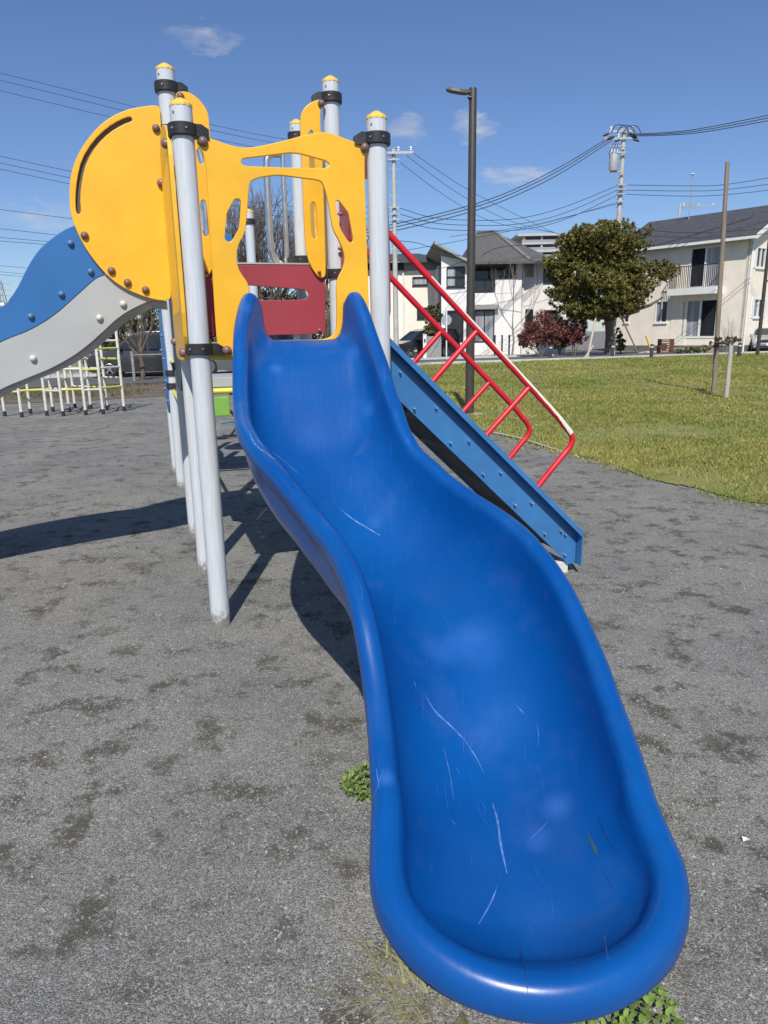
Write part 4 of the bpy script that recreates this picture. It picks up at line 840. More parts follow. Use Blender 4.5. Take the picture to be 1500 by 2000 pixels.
shrub('green_bush', [lb(1345, 684, 45.6, 18, 5), lb(1372, 682, 45.6, 16, 7), lb(1325, 686, 45.4, 10, 4)], 2600, .06, GRNL, 12, base_at(1350, 45.6), 'low straggling green plants before the cream house', stems=3)
# bare trees seen through the archway and by the van
def tb_(x, y): p = GP(x, y); return (p[0], p[1], 0)
bare_tree((-4.6, 29.0, 0), 6.6, .16, 21, 'leafless twiggy tree seen through the yellow archway', depth=6, spread=.46, kids=(2, 4), limbs=6, up=.3)
bare_tree((-2.4, 33.5, 0), 6.9, .16, 22, 'leafless tree behind the right grey post of the archway', depth=5, spread=.48, kids=(2, 4), limbs=5)
p_ = GP(279, 743); bare_tree((p_[0], p_[1], 0), 3.1, .095, 24, 'small pruned bare tree standing before the dark van', BARK, depth=4, spread=.42, kids=(1, 3), limbs=4, up=.5)
bare_tree(base_at(1000, 46.8), 6.0, .06, 25, 'slim bare sapling before the white house wall', BARKG, depth=4, spread=.35, kids=(1, 3), limbs=2, up=.6)
p_ = GP(1432, 700); bare_tree((p_[0] * .98, p_[1], 0), 2.1, .025, 26, 'tiny bare sapling before the cream house', BARKG, depth=4, spread=.4, kids=(1, 3), limbs=3, up=.6)
shrub('bramble_hedge', [((-13.5 + i * 1.45, 35.5 + .3 * (i % 2), 1.6 + .3 * ((i * 7) % 3)), (1.3, 1.0, 2.0)) for i in range(8)], 36000, .085, [(.10, .09, .04), (.06, .075, .03), (.13, .11, .055), (.045, .05, .022)], 14, (-5.5, 34.5, 0), 'brownish hedge bank behind the dark van', 'hedge', stems=6)
# ------------------------------------------------------------------ lamp, poles, stakes, bollards
LAMPM = mat('bronze_lamp_paint', (.055, .048, .040), .5, .15, 6)
lp = GP(917, 810); lamp = thing('street_lamp', (lp[0], lp[1], 0), 'tall dark bronze park lamp with a flat head facing left', 'street lamp')
lz = zat(lp, 172); c = Vector((lp[0], lp[1], 0))
q = MB(); q.lathe([(.085, -.03), (.085, .4), (.078, 2.0), (.066, lz - .02), (.06, lz), (0, lz)], c, 20); q.build('pole', LAMPM, lamp)
hl = Vector(atY(883, 176, lp[1])) - Vector((lp[0], lp[1], lz)); L0 = .36
q = MB(); vs = []
for t, w, z0, z1 in ((-.02, .05, -.06, -.015), (.06, .07, -.075, -.012), (.17, .085, -.06, .0), (.33, .08, -.03, .02), (.40, .05, -.012, .025)):
    vs += [(c.x - .06 - t, c.y - w, lz + z0 - .02), (c.x - .06 - t, c.y + w, lz + z0 - .02), (c.x - .06 - t, c.y + w * .8, lz + z1 - .02), (c.x - .06 - t, c.y - w * .8, lz + z1 - .02)]
q.add(vs, [(i * 4 + k, i * 4 + (k + 1) % 4, (i + 1) * 4 + (k + 1) % 4, (i + 1) * 4 + k) for i in range(4) for k in range(4)] + [(3, 2, 1, 0), (16, 17, 18, 19)])
q.build('lamp_head', LAMPM, lamp, bevel=.006)
q = MB(); q.lathe([(.0, -.04), (.028, -.04), (.03, .03), (0, .03)], (c.x - .055, c.y - .05, lz - .16), 10, (1, 0, 0)); q.build('sensor', CLAMP, lamp)
q = MB(); q.lathe([(.0, -.03), (.1, -.02), (.16, .015), (.16, .03), (0, .035)], (c.x + .1, c.y - .1, 0), 14); q.build('footing', mat('lamp_footing', (.42, .38, .28), .9), lamp)
wp = GP(1394, 768); wt = atY(1421, 316, wp[1] - .1)
sup = thing('wooden_pole', (wp[0], wp[1], 0), 'tall weathered brown wooden pole standing in the lawn', 'pole')
q = MB(); q.tube([(wp[0], wp[1], -.05), tuple((np.array([*wp, 0]) + wt) / 2), tuple(wt)], .060, 12, r2=.045); q.build('pole_shaft', WOODG, sup)
sk = GP(1418, 779); st_ = thing('support_stake', (sk[0], sk[1], 0), 'short pale wooden stake with a dark cap near the tall wooden pole', 'stake')
q = MB(); q.lathe([(.05, -.03), (.048, .6), (.044, 1.32)], (sk[0], sk[1], 0), 12); q.lathe([(.044, 0), (0, .004)], (sk[0], sk[1], 1.32), 12); q.build('stake_shaft', WOODP, st_)
q = MB(); q.tube([(wp[0] - .05, wp[1] - .06, 1.18), tuple((np.array([*wp, 1.17]) + np.array([*sk, 1.17])) / 2 + np.array([0, 0, .02])), (sk[0], sk[1], 1.17)], .035, 7); tag(q.build('tie_rail', WOODB), 'dark cross tie lashed between wooden pole and pale stake', 'tie')
V, F, T = crown_mesh([((wp[0] - .05, wp[1] - .15, 1.2), (.28, .2, .10)), ((sk[0] + .05, sk[1], 1.28), (.2, .15, .08))], 260, .045, [(.10, .06, .04), (.07, .05, .03), (.14, .09, .06)], 4)
tag(tri_mesh('dead_leaves', V, F, LEAF, T, None, 4), 'withered brown leaves caught on the tie of the wooden pole', 'dead leaves', kind='stuff')
dp = GP(1479, 695); pz = zat(dp, 440); q = MB(); q.lathe([(.10, -.03), (.095, pz * .5), (.08, pz), (0, pz + .02)], (dp[0], dp[1], 0), 14); dpo = thing('dark_pole', (dp[0], dp[1], 0), 'slim dark brown metal pole in front of the silver car', 'pole')
attach(q.build('pole_shaft', LAMPM), dpo)
q = MB(); q.box(dp[0] - .05, dp[0] + .35, dp[1] - .06, dp[1] + .06, 3.9, 3.98); q.build('bracket', LAMPM, dpo)
for x, y, l in ((1196, 697, 'dark bollard next to the evergreen trunk'), (1272, 699, 'dark bollard beside the yellow wire guard'), (1443, 697, 'dark bollard near the silver car'), (1075, 699, 'dark bollard before the wide red bush'), (812, 706, 'dark bollard before the black minivan')):
    p = GP(x, y); b = thing('bollard', (p[0], p[1], 0), l, 'bollard', 'bollards along the lawn edge')
    q = MB(); q.lathe([(.10, -.02), (.10, .70), (.085, .74), (0, .75)], (p[0], p[1], 0), 12); q.build('bollard_body', LAMPM, b); q = MB(); q.lathe([(.102, .56), (.102, .62)], (p[0], p[1], 0), 12); q.build('reflective_band', CREAMP, b)
# utility poles
CONC = mat('pole_concrete', (.50, .49, .45), .85, .15, 4, .2, 30); INS = mat('insulator', (.75, .75, .74), .3, .1, 20); GALV = mat('galvanised', (.50, .51, .51), .45, .15, 12, metal=.6); WIRE = mat('cable_black', (.020, .022, .026), .6, .2, 5); TRANS = mat('transformer_grey', (.36, .38, .37), .5, .1, 5)
def upole(x, ytop, Y, label, arms, ybase=690, r=.17):
    p = atY(x, ybase, Y); t = thing('utility_pole', (p[0], p[1], 0), label, 'utility pole'); b = (p[0], p[1]); h = zat(b, ytop)
    q = MB(); q.lathe([(r, -.1), (r * .85, h * .5), (r * .62, h), (0, h + .03)], (p[0], p[1], 0), 16); q.build('pole_shaft', CONC, t)
    for (ya, half, off) in arms:
        z = zat(b, ya); q = MB(); q.box(p[0] - half + off, p[0] + half + off, p[1] - .22, p[1] - .12, z - .06, z + .06); a = q.build('crossarm', GALV, t)
        for k in range(3):
            xx = p[0] + off - half + .12 + k * (2 * half - .24) / 2; q = MB(); q.lathe([(.03, .06), (.07, .10), (.05, .16), (.08, .20), (.04, .28), (0, .30)], (xx, p[1] - .17, z), 10); q.build('insulator', INS, a)
    return t, p, h
u1, up1, h1 = upole(774, 291, 40, 'slim pale concrete utility pole beside the cream house with dark roof', [(300, .75, .25)], r=.15)
for k, y in enumerate((313, 406, 419, 430)):
    z = zat(up1[:2], y); q = MB(); q.box(up1[0] - .3, up1[0] + .3, up1[1] - .2, up1[1] - .12, z - .03, z + .03); q.build('bracket', GALV, u1)
u2, up2, h2 = upole(1194, 252, 47.6, 'tall concrete utility pole with a transformer behind the evergreen', [(258, .75, -.2), (272, .9, -.35)], r=.19)
z = zat(up2[:2], 336); q = MB(); q.lathe([(.0, 0), (.26, .0), (.27, .06), (.27, .85), (.22, .93), (.1, 1.0), (0, 1.0)], (up2[0] - .62, up2[1] - .3, z), 16); q.build('transformer', TRANS, u2)
for dx in (-.78, -.62, -.46): q = MB(); q.lathe([(.03, 0), (.06, .08), (.04, .16), (0, .3)], (up2[0] + dx, up2[1] - .35, z + 1.0), 8); q.build('bushing', INS, u2)
q = MB(); q.box(up2[0] - .95, up2[0] + .05, up2[1] - .36, up2[1] - .28, z - .08, z); q.box(up2[0] - .95, up2[0] + .05, up2[1] - .36, up2[1] - .28, z + 1.35, z + 1.42); q.build('transformer_frame', GALV, u2)
for y in (362, 371, 380, 395): z = zat(up2[:2], y); q = MB(); q.box(up2[0] - .28, up2[0] + .28, up2[1] - .28, up2[1] - .2, z - .04, z + .04); q.build('bracket', GALV, u2)
for k in range(9): z = zat(up2[:2], 285 + k * 15); q = MB(); q.tube([(up2[0] - .26, up2[1], z), (up2[0], up2[1] - .02, z), (up2[0] + .26, up2[1], z)], .014, 6); q.build('step_bolt', GALV, u2)
for k in range(10): z = zat(up1[:2], 330 + k * 26); q = MB(); q.tube([(up1[0] - .22, up1[1], z), (up1[0], up1[1] - .02, z), (up1[0] + .22, up1[1], z)], .012, 6); q.build('step_bolt', GALV, u1)
for k in range(3):           # strain insulators and jumper loops at the head
    for s in (-1, 1):
        x0 = up2[0] - .95 + k * .35 if s < 0 else up2[0] + .25 + k * .12; z0 = zat(up2[:2], 262 + 6 * k); q = MB(); q.lathe([(.02, 0), (.06, .08), (.06, .34), (.02, .42)], (x0, up2[1] - .2, z0), 8, (s, -.2, -.35)); q.build('strain_insulator', WIRE, u2)
    q = MB(); x0 = up2[0] - .85 + k * .35; z0 = zat(up2[:2], 262); q.tube([tuple(p) for p in spl([(x0, up2[1] - .25, z0), (x0 + .25, up2[1] - .3, z0 + .42 - .06 * k), (x0 + .8, up2[1] - .3, z0 + .36), (x0 + 1.1, up2[1] - .25, z0)], 5)], .022, 5); q.build('jumper_cable', WIRE, u2)
z = zat(up2[:2], 300); q = MB(); q.box(up2[0] - .9, up2[0] + .1, up2[1] - .34, up2[1] - .26, z - .05, z + .05); q.build('crossarm', GALV, u2)
for k in range(3): q = MB(); q.tube([(up2[0] - .78 + .16 * k, up2[1] - .32, zat(up2[:2], 318)), (up2[0] - .95 + .2 * k, up2[1] - .4, zat(up2[:2], 302)), (up2[0] - .7 + .15 * k, up2[1] - .35, zat(up2[:2], 282))], .02, 5); q.build('jumper_cable', WIRE, u2)
u3, up3, h3 = upole(1307, 398, 78, 'short far utility pole behind the cream house roof', [(404, 1.6, 1.8)], ybase=680)
WK = {}
def wire(pts, Ys, r=.012, label=None, group='overhead power lines', rr=1):
    global WK
    if group != 'overhead power lines':
        WK[group] = WK.get(group, 0) + 1; label = ('topmost', 'second', 'third', 'fourth')[WK[group] - 1] + ' ' + label
    P = spl([(x, y, Y) for (x, y), Y in zip(pts, Ys)], 6); q = MB(); q.tube([tuple(atY(*p)) for p in P], r, 5); return tag(q.build('power_cable', WIRE), label, 'cable', group)
def lin(n, a, b): return [a + (b - a) * i / (n - 1) for i in range(n)]
for dy in (0, 14, 34): wire([(-60, 128 + dy), (120, 172 + dy), (260, 208 + dy * .9), (410, 243 + dy * .78), (560, 272 + dy * .75), (774, 296 + dy * .6)], lin(6, 34, 40), .010, 'thin power line passing high behind the yellow disc', 'lines above the disc')
for dy in (0, 13, 25): wire([(-60, 292 + dy), (140, 335 + dy), (300, 366 + dy * .95), (485, 394 + dy * .85), (590, 404 + dy * .85), (774, 404 + dy)], lin(6, 34, 40), .011, 'power line crossing behind the middle of the yellow disc', 'lines behind the disc')
for i, (a, b) in enumerate(((401, 433), (440, 468), (459, 482), (466, 488))): wire([(-60, a), (140, b - 6), (330, b + 14), (560, b + 26)], lin(4, 45, 60), .014, 'low power line running behind the blue wave board', 'lines behind the wave board')
for a, b in ((513, 524), (525, 536), (532, 541)): wire([(-60, a), (60, b), (320, b + 20)], lin(3, 60, 75), .014, 'lowest line above the left horizon', 'lines at the left horizon')
for dy in (0, 6, 13): wire([(640, 462 + dy), (774, 437 + dy), (915, 402 + dy), (1000, 372 + dy), (1090, 328 + dy), (1194, 266 + dy * .7)], lin(6, 41, 47.4), .024, 'thick cable rising to the top of the transformer pole', 'cables rising to the transformer pole')
for dy in (0, 12, 25): wire([(774, 404 + dy), (840, 424 + dy * .85), (915, 430 + dy * .82), (1010, 427 + dy * .9), (1100, 405 + dy), (1207, 362 + dy * .75)], lin(6, 40, 47.4), .016, 'slack cable looping between the two utility poles', 'cables between the poles')
for (a, b) in (((800, 294), (1010, 420)), ((794, 304), (985, 427)), ((782, 318), (962, 433))):
    m_ = ((a[0] + b[0]) / 2 - 4, (a[1] + b[1]) / 2 + 6); wire([a, m_, b, (1085, 455), (1140, 470)], [39.8, 44, 48, 50, 51], .012, 'line slanting down from the top of the slim pole', 'lines slanting down from the slim pole')
for dy in (0, 5, 10): wire([(1225, 262 + dy * .4), (1300, 259 + dy * .5), (1380, 249 + dy * .8), (1560, 213 + dy * 1.2)], lin(4, 47.5, 44), .024, 'thick cable leaving the transformer pole towards the cream house side', 'thick cables from the pole top')
for y0, y1, y2 in ((361, 363, 343), (371, 373, 358), (379, 383, 371)): wire([(1204, y0), (1340, y1), (1420, y1 - 3), (1560, y2 - 6)], lin(4, 47.5, 45), .017, 'cable crossing above the ridge of the cream house', 'cables above the cream house')
for y in (452, 462): wire([(1260, y - 2), (1340, y + 2), (1420, y), (1560, y - 10)], lin(4, 44.5, 43.5), .017, 'cable crossing before the roof of the cream house', 'cables before the cream roof')
wire([(774, 470), (812, 474), (850, 486), (900, 500), (925, 506)], lin(5, 40, 48), .016, 'drop line running to the roof of the white house'); wire([(774, 530), (860, 524), (900, 512), (925, 506)], lin(4, 40, 48), .016, 'low drop line swinging up to the white house'); wire([(940, 500), (965, 486), (1010, 479), (1075, 477), (1200, 470)], lin(5, 48, 47), .020, 'drop line between white house and transformer pole')
wire([(880, 462), (1010, 445), (1100, 425), (1207, 398)], lin(4, 47, 47.5), .014, 'thin lowest cable falling away from the transformer pole'); wire([(774, 492), (900, 470), (1060, 437), (1207, 395)], lin(4, 42, 47.5), .014, 'thin cable running low past the lamp to the transformer pole')
# ------------------------------------------------------------------ buildings
WHITEW = mat('white_render', (.83, .81, .77), .85, .05, 2, .15, 50); CREAMW = mat('cream_render', (.88, .80, .67), .85, .06, 2, .15, 50); GREYW = mat('grey_siding', (.30, .29, .28), .8, .08, 3)
ROOFM = mat('roof_slate', (.115, .112, .106), .75, .2, 3, .4, 18, stretch=(1, 1, 4), bdist=.03); ROOFD = mat('roof_dark', (.072, .074, .080), .7, .2, 3, .3, 18); TRIM = mat('white_trim', (.80, .79, .76), .6, .05, 5); FRAMEB = mat('black_frame', (.02, .02, .022), .4, .1, 10); FRAMEW = mat('white_frame', (.80, .80, .79), .4, .05, 10)
GLASS = mat('window_glass', (.030, .034, .038), .06, .3, 1.5, spec=.45); CURT = mat('curtain_cloth', (.46, .47, .50), .5, .5, 1.2, col2=(.20, .21, .24), stretch=(3, 3, .15)); INTER = mat('dark_interior', (.05, .05, .05), .9, .2, 2); FOUND = mat('foundation_stone', (.16, .15, .14), .9, .3, 6, .4, 20)
def rect(f, x0, y0, x1, y1):
    a, b = f.tz(x0, y0), f.tz(x1, y1); return [(a[0], b[1]), (b[0], b[1]), (b[0], a[1]), (a[0], a[1])]
def window(f, r, par, fm, cols=2, rows=1, curtain=False, d=0.0, sill=True, fw=.07):
    (t0, z0), (t1, _), (_, z1), _ = r; m = MB()
    f.box(m, t0 - .01, t1 + .01, z0 - .01, z0 + fw, d - .1, d + .035); f.box(m, t0 - .01, t1 + .01, z1 - fw, z1 + .01, d - .1, d + .035)
    for k in range(cols + 1): x = t0 + (t1 - t0) * k / cols; f.box(m, x - fw * .5, x + fw * .5, z0 + fw, z1 - fw, d - .1, d + .03)
    for k in range(1, rows): z = z0 + (z1 - z0) * k / rows; f.box(m, t0 + fw * .5, t1 - fw * .5, z - fw * .4, z + fw * .4, d - .1, d + .028)
    w = m.build('window', fm, par)
    for k in range(cols):
        m = MB(); a, b = t0 + (t1 - t0) * k / cols, t0 + (t1 - t0) * (k + 1) / cols; f.box(m, a + .02, b - .02, z0 + .03, z1 - .03, d - .075, d - .065); m.build('pane', GLASS if not (curtain and k in curtain) else CURT, w)
    if sill: m = MB(); f.box(m, t0 - .06, t1 + .06, z0 - .08, z0 - .012, d - .02, d + .09); m.build('sill', fm if fm is FRAMEB else TRIM, w)
    return w
def roof(name, verts, faces, m, par, th=.16):
    q = MB(); v = [Vector(tuple(map(float, p))) for p in verts]; n = len(v); vs = v + [p - Vector((0, 0, th)) for p in v]; fs = list(faces) + [tuple(i + n for i in f[::-1]) for f in faces]
    E_ = {}
    for f in faces:
        for i in range(len(f)): a, b = f[i], f[(i + 1) % len(f)]; E_[(a, b)] = 1
    for (a, b) in E_:
        if (b, a) not in E_: fs.append((a, a + n, b + n, b))
    q.add(vs, fs); return q.build(name, m, par)
def wallbox(f, t0, t1, z1, d0, d1, m, par, name='wall'):
    q = MB(); f.box(q, t0, t1, 0, z1, d0, d1); return q.build(name, m, par)
# --- white house with the hip roof
HY = 50.0; F0 = Face(G(0, HY), G(1, 0)); F1 = Face(G(0, HY + 1.0), G(1, 0)); F2 = Face(G(0, HY + 1.6), G(1, 0))
hb = P3(980, 690, HY); H1 = thing('white_house', (hb[0], hb[1], 0), 'white two-storey house with grey hip roof and recessed balcony', 'house')
g0 = lambda f, x: f.tz(x, 600)[0]; zz = lambda f, y, x=950: f.tz(x, y)[1]
wA = rect(F0, 873, 521, 907, 560); dA = rect(F0, 871, 607, 904, 668)
sheet('wall', F0, [(g0(F0, 862), 0), (g0(F0, 920), 0), F0.tz(920, 510), F0.tz(862, 500)], [wA, dA], .2, WHITEW, H1, -.1, .001)
sheet('upper_wall', F0, [F0.tz(862, 499.4), F0.tz(920, 509.4), F0.tz(920, 507), F0.tz(862, 482)], [], .19, GREYW, H1, -.1, .001)
window(F0, wA, H1, FRAMEB, 2, 2, (0,)); m_ = window(F0, dA, H1, FRAMEB, 1, 1, False, sill=False)
zB = zz(F1, 508)
rec = rect(F1, 922, 512, 1010, 571); wg = rect(F1, 928, 606, 964, 668)
sheet('wall', F1, [(g0(F1, 918), 0), (g0(F1, 1018), 0), (g0(F1, 1018), zB), (g0(F1, 918), zB)], [rec, wg], .2, WHITEW, H1, -.1, .001)
window(F1, wg, H1, FRAMEB, 2, 1, (0, 1), sill=False)
q = MB(); F1.box(q, wg[0][0] - .25, wg[1][0] + .25, wg[2][1] + .05, wg[2][1] + .35, .0, .35); q.build('canopy', GREYW, H1)
q = MB(); F1.box(q, rec[0][0], rec[1][0], rec[0][1] - .02, rec[0][1] + .04, -1.8, -.2); F1.box(q, rec[0][0] - .2, rec[1][0] + .2, rec[0][1], zB, -1.9, -1.8); q.build('balcony_recess', GREYW, H1)
wb = rect(F1, 972, 519, 1004, 560); window(F1, [(a - .3, b) for a, b in wb], H1, FRAMEB, 2, 1, (0,), -1.72, False); wb = rect(F1, 935, 519, 962, 566); window(F1, [(a, b) for a, b in wb], H1, FRAMEB, 1, 1, False, -1.72, False)
q = MB(); r_ = rect(F1, 966, 545, 1010, 571.5); F1.box(q, r_[0][0], r_[1][0], r_[0][1] - .02, r_[2][1], -.14, .02); q.build('parapet', WHITEW, H1)
r_ = rect(F1, 928, 546, 966, 570); q = MB(); F1.box(q, r_[0][0], r_[1][0], r_[2][1] - .06, r_[2][1] + .03, -.1, .03)
for k in range(3): x = r_[0][0] + (r_[1][0] - r_[0][0]) * k / 2; F1.box(q, x - .03, x + .03, r_[0][1], r_[2][1] - .06, -.09, .02)
rl = q.build('balcony_rail', FRAMEB, H1)
for k in range(2): q = MB(); w_ = (r_[1][0] - r_[0][0]) / 2; F1.box(q, r_[0][0] + w_ * k + .03, r_[0][0] + w_ * (k + 1) - .03, r_[0][1], r_[2][1] - .06, -.05, -.03); q.build('rail_panel', mat('smoked_panel', (.03, .034, .04), .15), rl)
wins = [rect(F2, 1063, 519, 1082, 551), rect(F2, 1027, 604, 1032, 640), rect(F2, 1034, 604, 1039, 640), rect(F2, 1064, 606, 1087, 640)]
sheet('wall', F2, [(g0(F2, 1014), 0), (g0(F2, 1108), 0), (g0(F2, 1108), zz(F2, 507)), (g0(F2, 1014), zz(F2, 507))], wins, .2, mat('warm_white_render', (.78, .74, .68), .85, .05, 2), H1, -.1, .001)
for w_ in wins: window(F2, w_, H1, FRAMEB, 1 if w_[1][0] - w_[0][0] < .5 else 2, 1, (0,) if w_ is wins[0] else False)
q = MB(); f = F2; F2.box(q, g0(F2, 1030) - .25, g0(F2, 1030) + .35, zz(F2, 543), zz(F2, 512), -.05, .03); q.build('slot_window', GREYW, H1)
for x in (1020, 1043): q = MB(); q.tube([F2.w(g0(F2, x), 0, .08), F2.w(g0(F2, x), 3, .08), F2.w(g0(F2, x), zz(F2, 514), .08)], .06, 8); q.build('downpipe', TRIM, H1)
q = MB(); q.box(F0.tz(864, 600)[0], F2.tz(1106, 600)[0], HY + 3.2, HY + 11, 0, zB - .1); q.build('rear_block', mat('house_body', (.45, .43, .40), .9), H1)
e0, e1 = P3(908, 512, HY + .2), P3(1094, 507, HY + .6); ez = e0[2]
R1, R2 = P3(931, 456, HY + 5.2), P3(966, 453, HY + 5.2)
roof('roof', [(e0[0], HY + .1, ez), (e1[0] - 2.1, HY + .1, ez), (e1[0], HY + .9, ez), (e1[0] + .2, HY + 11, ez), (e0[0], HY + 11, ez), (R1[0], R1[1], R1[2]), (R2[0], R2[1], R2[2])], [(0, 1, 6, 5), (1, 2, 6), (2, 3, 6), (3, 4, 5, 6), (4, 0, 5)], ROOFM, H1)
q = MB(); q.tube([tuple(np.array(R2) + [0, 0, .05]), tuple((np.array(R2) + np.array([e1[0] - 2.1, HY + .1, ez])) / 2 + [0, 0, .06]), (e1[0] - 2.1, HY + .1, ez + .05)], .12, 8); q.build('hip_cap', mat('hip_cap', (.22, .21, .20), .7), H1)
q = MB(); q.tube([tuple(np.array(R1) + [0, 0, .04]), tuple((np.array(R1) + np.array(R2)) / 2 + [0, 0, .05]), tuple(np.array(R2) + [0, 0, .04])], .10, 8); q.build('ridge_cap', ROOFM, H1)
s0, s1 = P3(848, 471, HY - .5), P3(921, 511, HY - .5)
roof('lean_roof', [(s0[0], HY - .6, s0[2]), (s1[0], HY - .6, s1[2]), (s1[0], HY + 8, s1[2]), (s0[0], HY + 8, s0[2])], [(0, 1, 2, 3)], ROOFM, H1, .22)
q = MB(); q.tube([(s0[0], HY - .62, s0[2] - .13), ((s0[0] + s1[0]) / 2, HY - .62, (s0[2] + s1[2]) / 2 - .13), (s1[0], HY - .62, s1[2] - .13)], .09, 6); q.build('verge_trim', mat('verge_grey', (.38, .37, .35), .7), H1)
# gate and slatted fence beside it
fx = thing('slatted_fence', (g0(F0, 975), HY - 2.5, 0), 'low white slatted fence before the white house', 'fence')
FFn = Face(G(0, HY - 2.6), G(1, 0)); a, b = FFn.tz(966, 690)[0], FFn.tz(994, 690)[0]
for k in range(3): q = MB(); x = a + (b - a) * k / 2; FFn.box(q, x - .05, x + .05, 0, 1.35, -.03, .03); q.build('fence_post', FRAMEB, fx)
for k in range(8): q = MB(); FFn.box(q, a + .055, b - .055, .18 + k * .145, .18 + k * .145 + .09, -.015, .015); q.build('slat', TRIM, fx)
# --- cream house on the right, corner towards the park
HC = P3(1455, 600, 46.0); HL = P3(1285, 600, 50.6); dL = V2(np.array(HC[:2]) - np.array(HL[:2])); FLf = Face(np.array(HC[:2]), dL); FGb = Face(np.array(HC[:2]), G(-dL[1], dL[0]))
H2 = thing('cream_house', (HC[0], HC[1], 0), 'large cream two-storey house with dark roof and small iron balcony', 'house')
tl = FLf.tz(1180, 600)[0] * .92; zE = FLf.tz(1400, 465)[1]
wu = rect(FLf, 1351, 484, 1404, 560); wd = rect(FLf, 1338, 585, 1396, 660); wn = rect(FLf, 1282, 588, 1302, 630); wn2 = rect(FLf, 1221, 592, 1228, 630)
sheet('wall', FLf, [(tl, 0), (0, 0), (0, zE), (tl, zE)], [wu, wd, wn, wn2], .2, CREAMW, H2, -.1, .001)
window(FLf, wu, H2, FRAMEW, 2, 1, (1,), sill=False, fw=.10); window(FLf, wd, H2, FRAMEW, 2, 1, (0,), sill=False, fw=.12); window(FLf, wn, H2, FRAMEW, 2, 1, (0,)); window(FLf, wn2, H2, FRAMEW, 1)
za, zb = zz(FLf, 576, 1360), zz(FLf, 563, 1360); ta, tbb = FLf.tz(1318, 570)[0], FLf.tz(1412, 568)[0]
q = MB(); FLf.box(q, ta, tbb, za, zb, .0, .95); bal = q.build('balcony', TRIM, H2)
zr = zz(FLf, 520, 1360); q = MB(); FLf.box(q, ta + .05, tbb - .05, zr - .05, zr, .86, .91)
for s in (ta + .05, tbb - .1): FLf.box(q, s, s + .05, zr - .05, zr, .05, .86)
q.build('rail_top', FRAMEB, bal)
nb = 26
for k in range(nb): x = ta + .08 + (tbb - ta - .16) * k / (nb - 1); q = MB(); FLf.box(q, x - .016, x + .016, zb, zr - .05, .87, .90); q.build('baluster', FRAMEB, bal)
for s in (ta + .06, tbb - .08):
    for k in range(7): q = MB(); FLf.box(q, s, s + .02, zb, zr - .05, .1 + k * .11, .12 + k * .11); q.build('baluster', FRAMEB, bal)
q = MB(); FLf.box(q, ta - .1, ta + 1.0, 0, za - .4, .0, .03); q.build('wall_return', CREAMW, H2)
wg1 = rect(FGb, 1480, 482, 1492, 524); wg2 = rect(FGb, 1474, 583, 1488, 620)
gt = 8.5; zP = zE + 2.05
sheet('gable_wall', FGb, [(0, 0), (gt, 0), (gt, zE), (gt / 2, zP), (0, zE)], [wg1, wg2], .2, CREAMW, H2, -.1, .001)
window(FGb, wg1, H2, FRAMEW, 2, 1, False); window(FGb, wg2, H2, FRAMEW, 2, 1, (0,))
for w_ in (wg1, wg2):
    for s in (w_[0][0] - .34, w_[1][0] + .04): q = MB(); FGb.box(q, s, s + .30, w_[0][1] - .02, w_[2][1] + .02, .0, .04); q.build('shutter', FRAMEW, H2)
ov = .55; e = FLf.e; nL = FLf.n; gE = FGb.e; nG = FGb.n
def hp(t, g, z): p = np.array(HC) + e * t + gE * g; return (p[0], p[1], z)
slope = (zP - zE) / (gt / 2)
roof('roof', [hp(tl - .3, -ov, zE - ov * slope + .12), hp(.5, -ov, zE - ov * slope + .12), hp(.5, gt / 2, zP + .12), hp(tl - .3, gt / 2, zP + .12), hp(.5, gt + ov, zE - ov * slope + .12), hp(tl - .3, gt + ov, zE - ov * slope + .12)], [(0, 1, 2, 3), (3, 2, 4, 5)], ROOFD, H2, .14)
def beam(name, a, b, w, h, m, par):
    a, b = Vector(a), Vector(b); t = (b - a).normalized(); s = t.cross(Vector((0, 0, 1))).normalized() * (w / 2); u = Vector((0, 0, h / 2)); q = MB()
    q.add([a - s - u, a + s - u, a + s + u, a - s + u, b - s - u, b + s - u, b + s + u, b - s + u], [(0, 1, 2, 3), (7, 6, 5, 4), (0, 4, 5, 1), (1, 5, 6, 2), (2, 6, 7, 3), (3, 7, 4, 0)]); return q.build(name, m, par)
beam('gutter', hp(tl - .3, -ov - .06, zE - ov * slope + .02), hp(.5, -ov - .06, zE - ov * slope + .02), .12, .16, TRIM, H2)
beam('bargeboard', hp(.56, -ov, zE - ov * slope + .05), hp(.56, gt / 2, zP + .05), .08, .26, TRIM, H2); beam('bargeboard', hp(.56, gt / 2, zP + .05), hp(.56, gt + ov, zE - ov * slope + .05), .08, .26, TRIM, H2)
q = MB(); q.tube([FGb.w(.12, 0, .08), FGb.w(.12, 3, .08), FGb.w(.12, zE - .4, .08)], .06, 8); q.build('downpipe', TRIM, H2)
q = MB(); FLf.box(q, tl, .02, 0, .45, .0, .05); q.build('foundation', FOUND, H2); q = MB(); FGb.box(q, .06, gt, 0, .45, .0, .05); q.build('foundation', FOUND, H2)
q = MB(); FLf.box(q, tl + .3, -.3, 0, zE - .3, -3, -.9); q.build('interior', INTER, H2)
q = MB(); FLf.box(q, wd[0][0] - .2, wd[1][0] + .2, 0, .28, .06, .9); q.build('step', PAVE, H2)
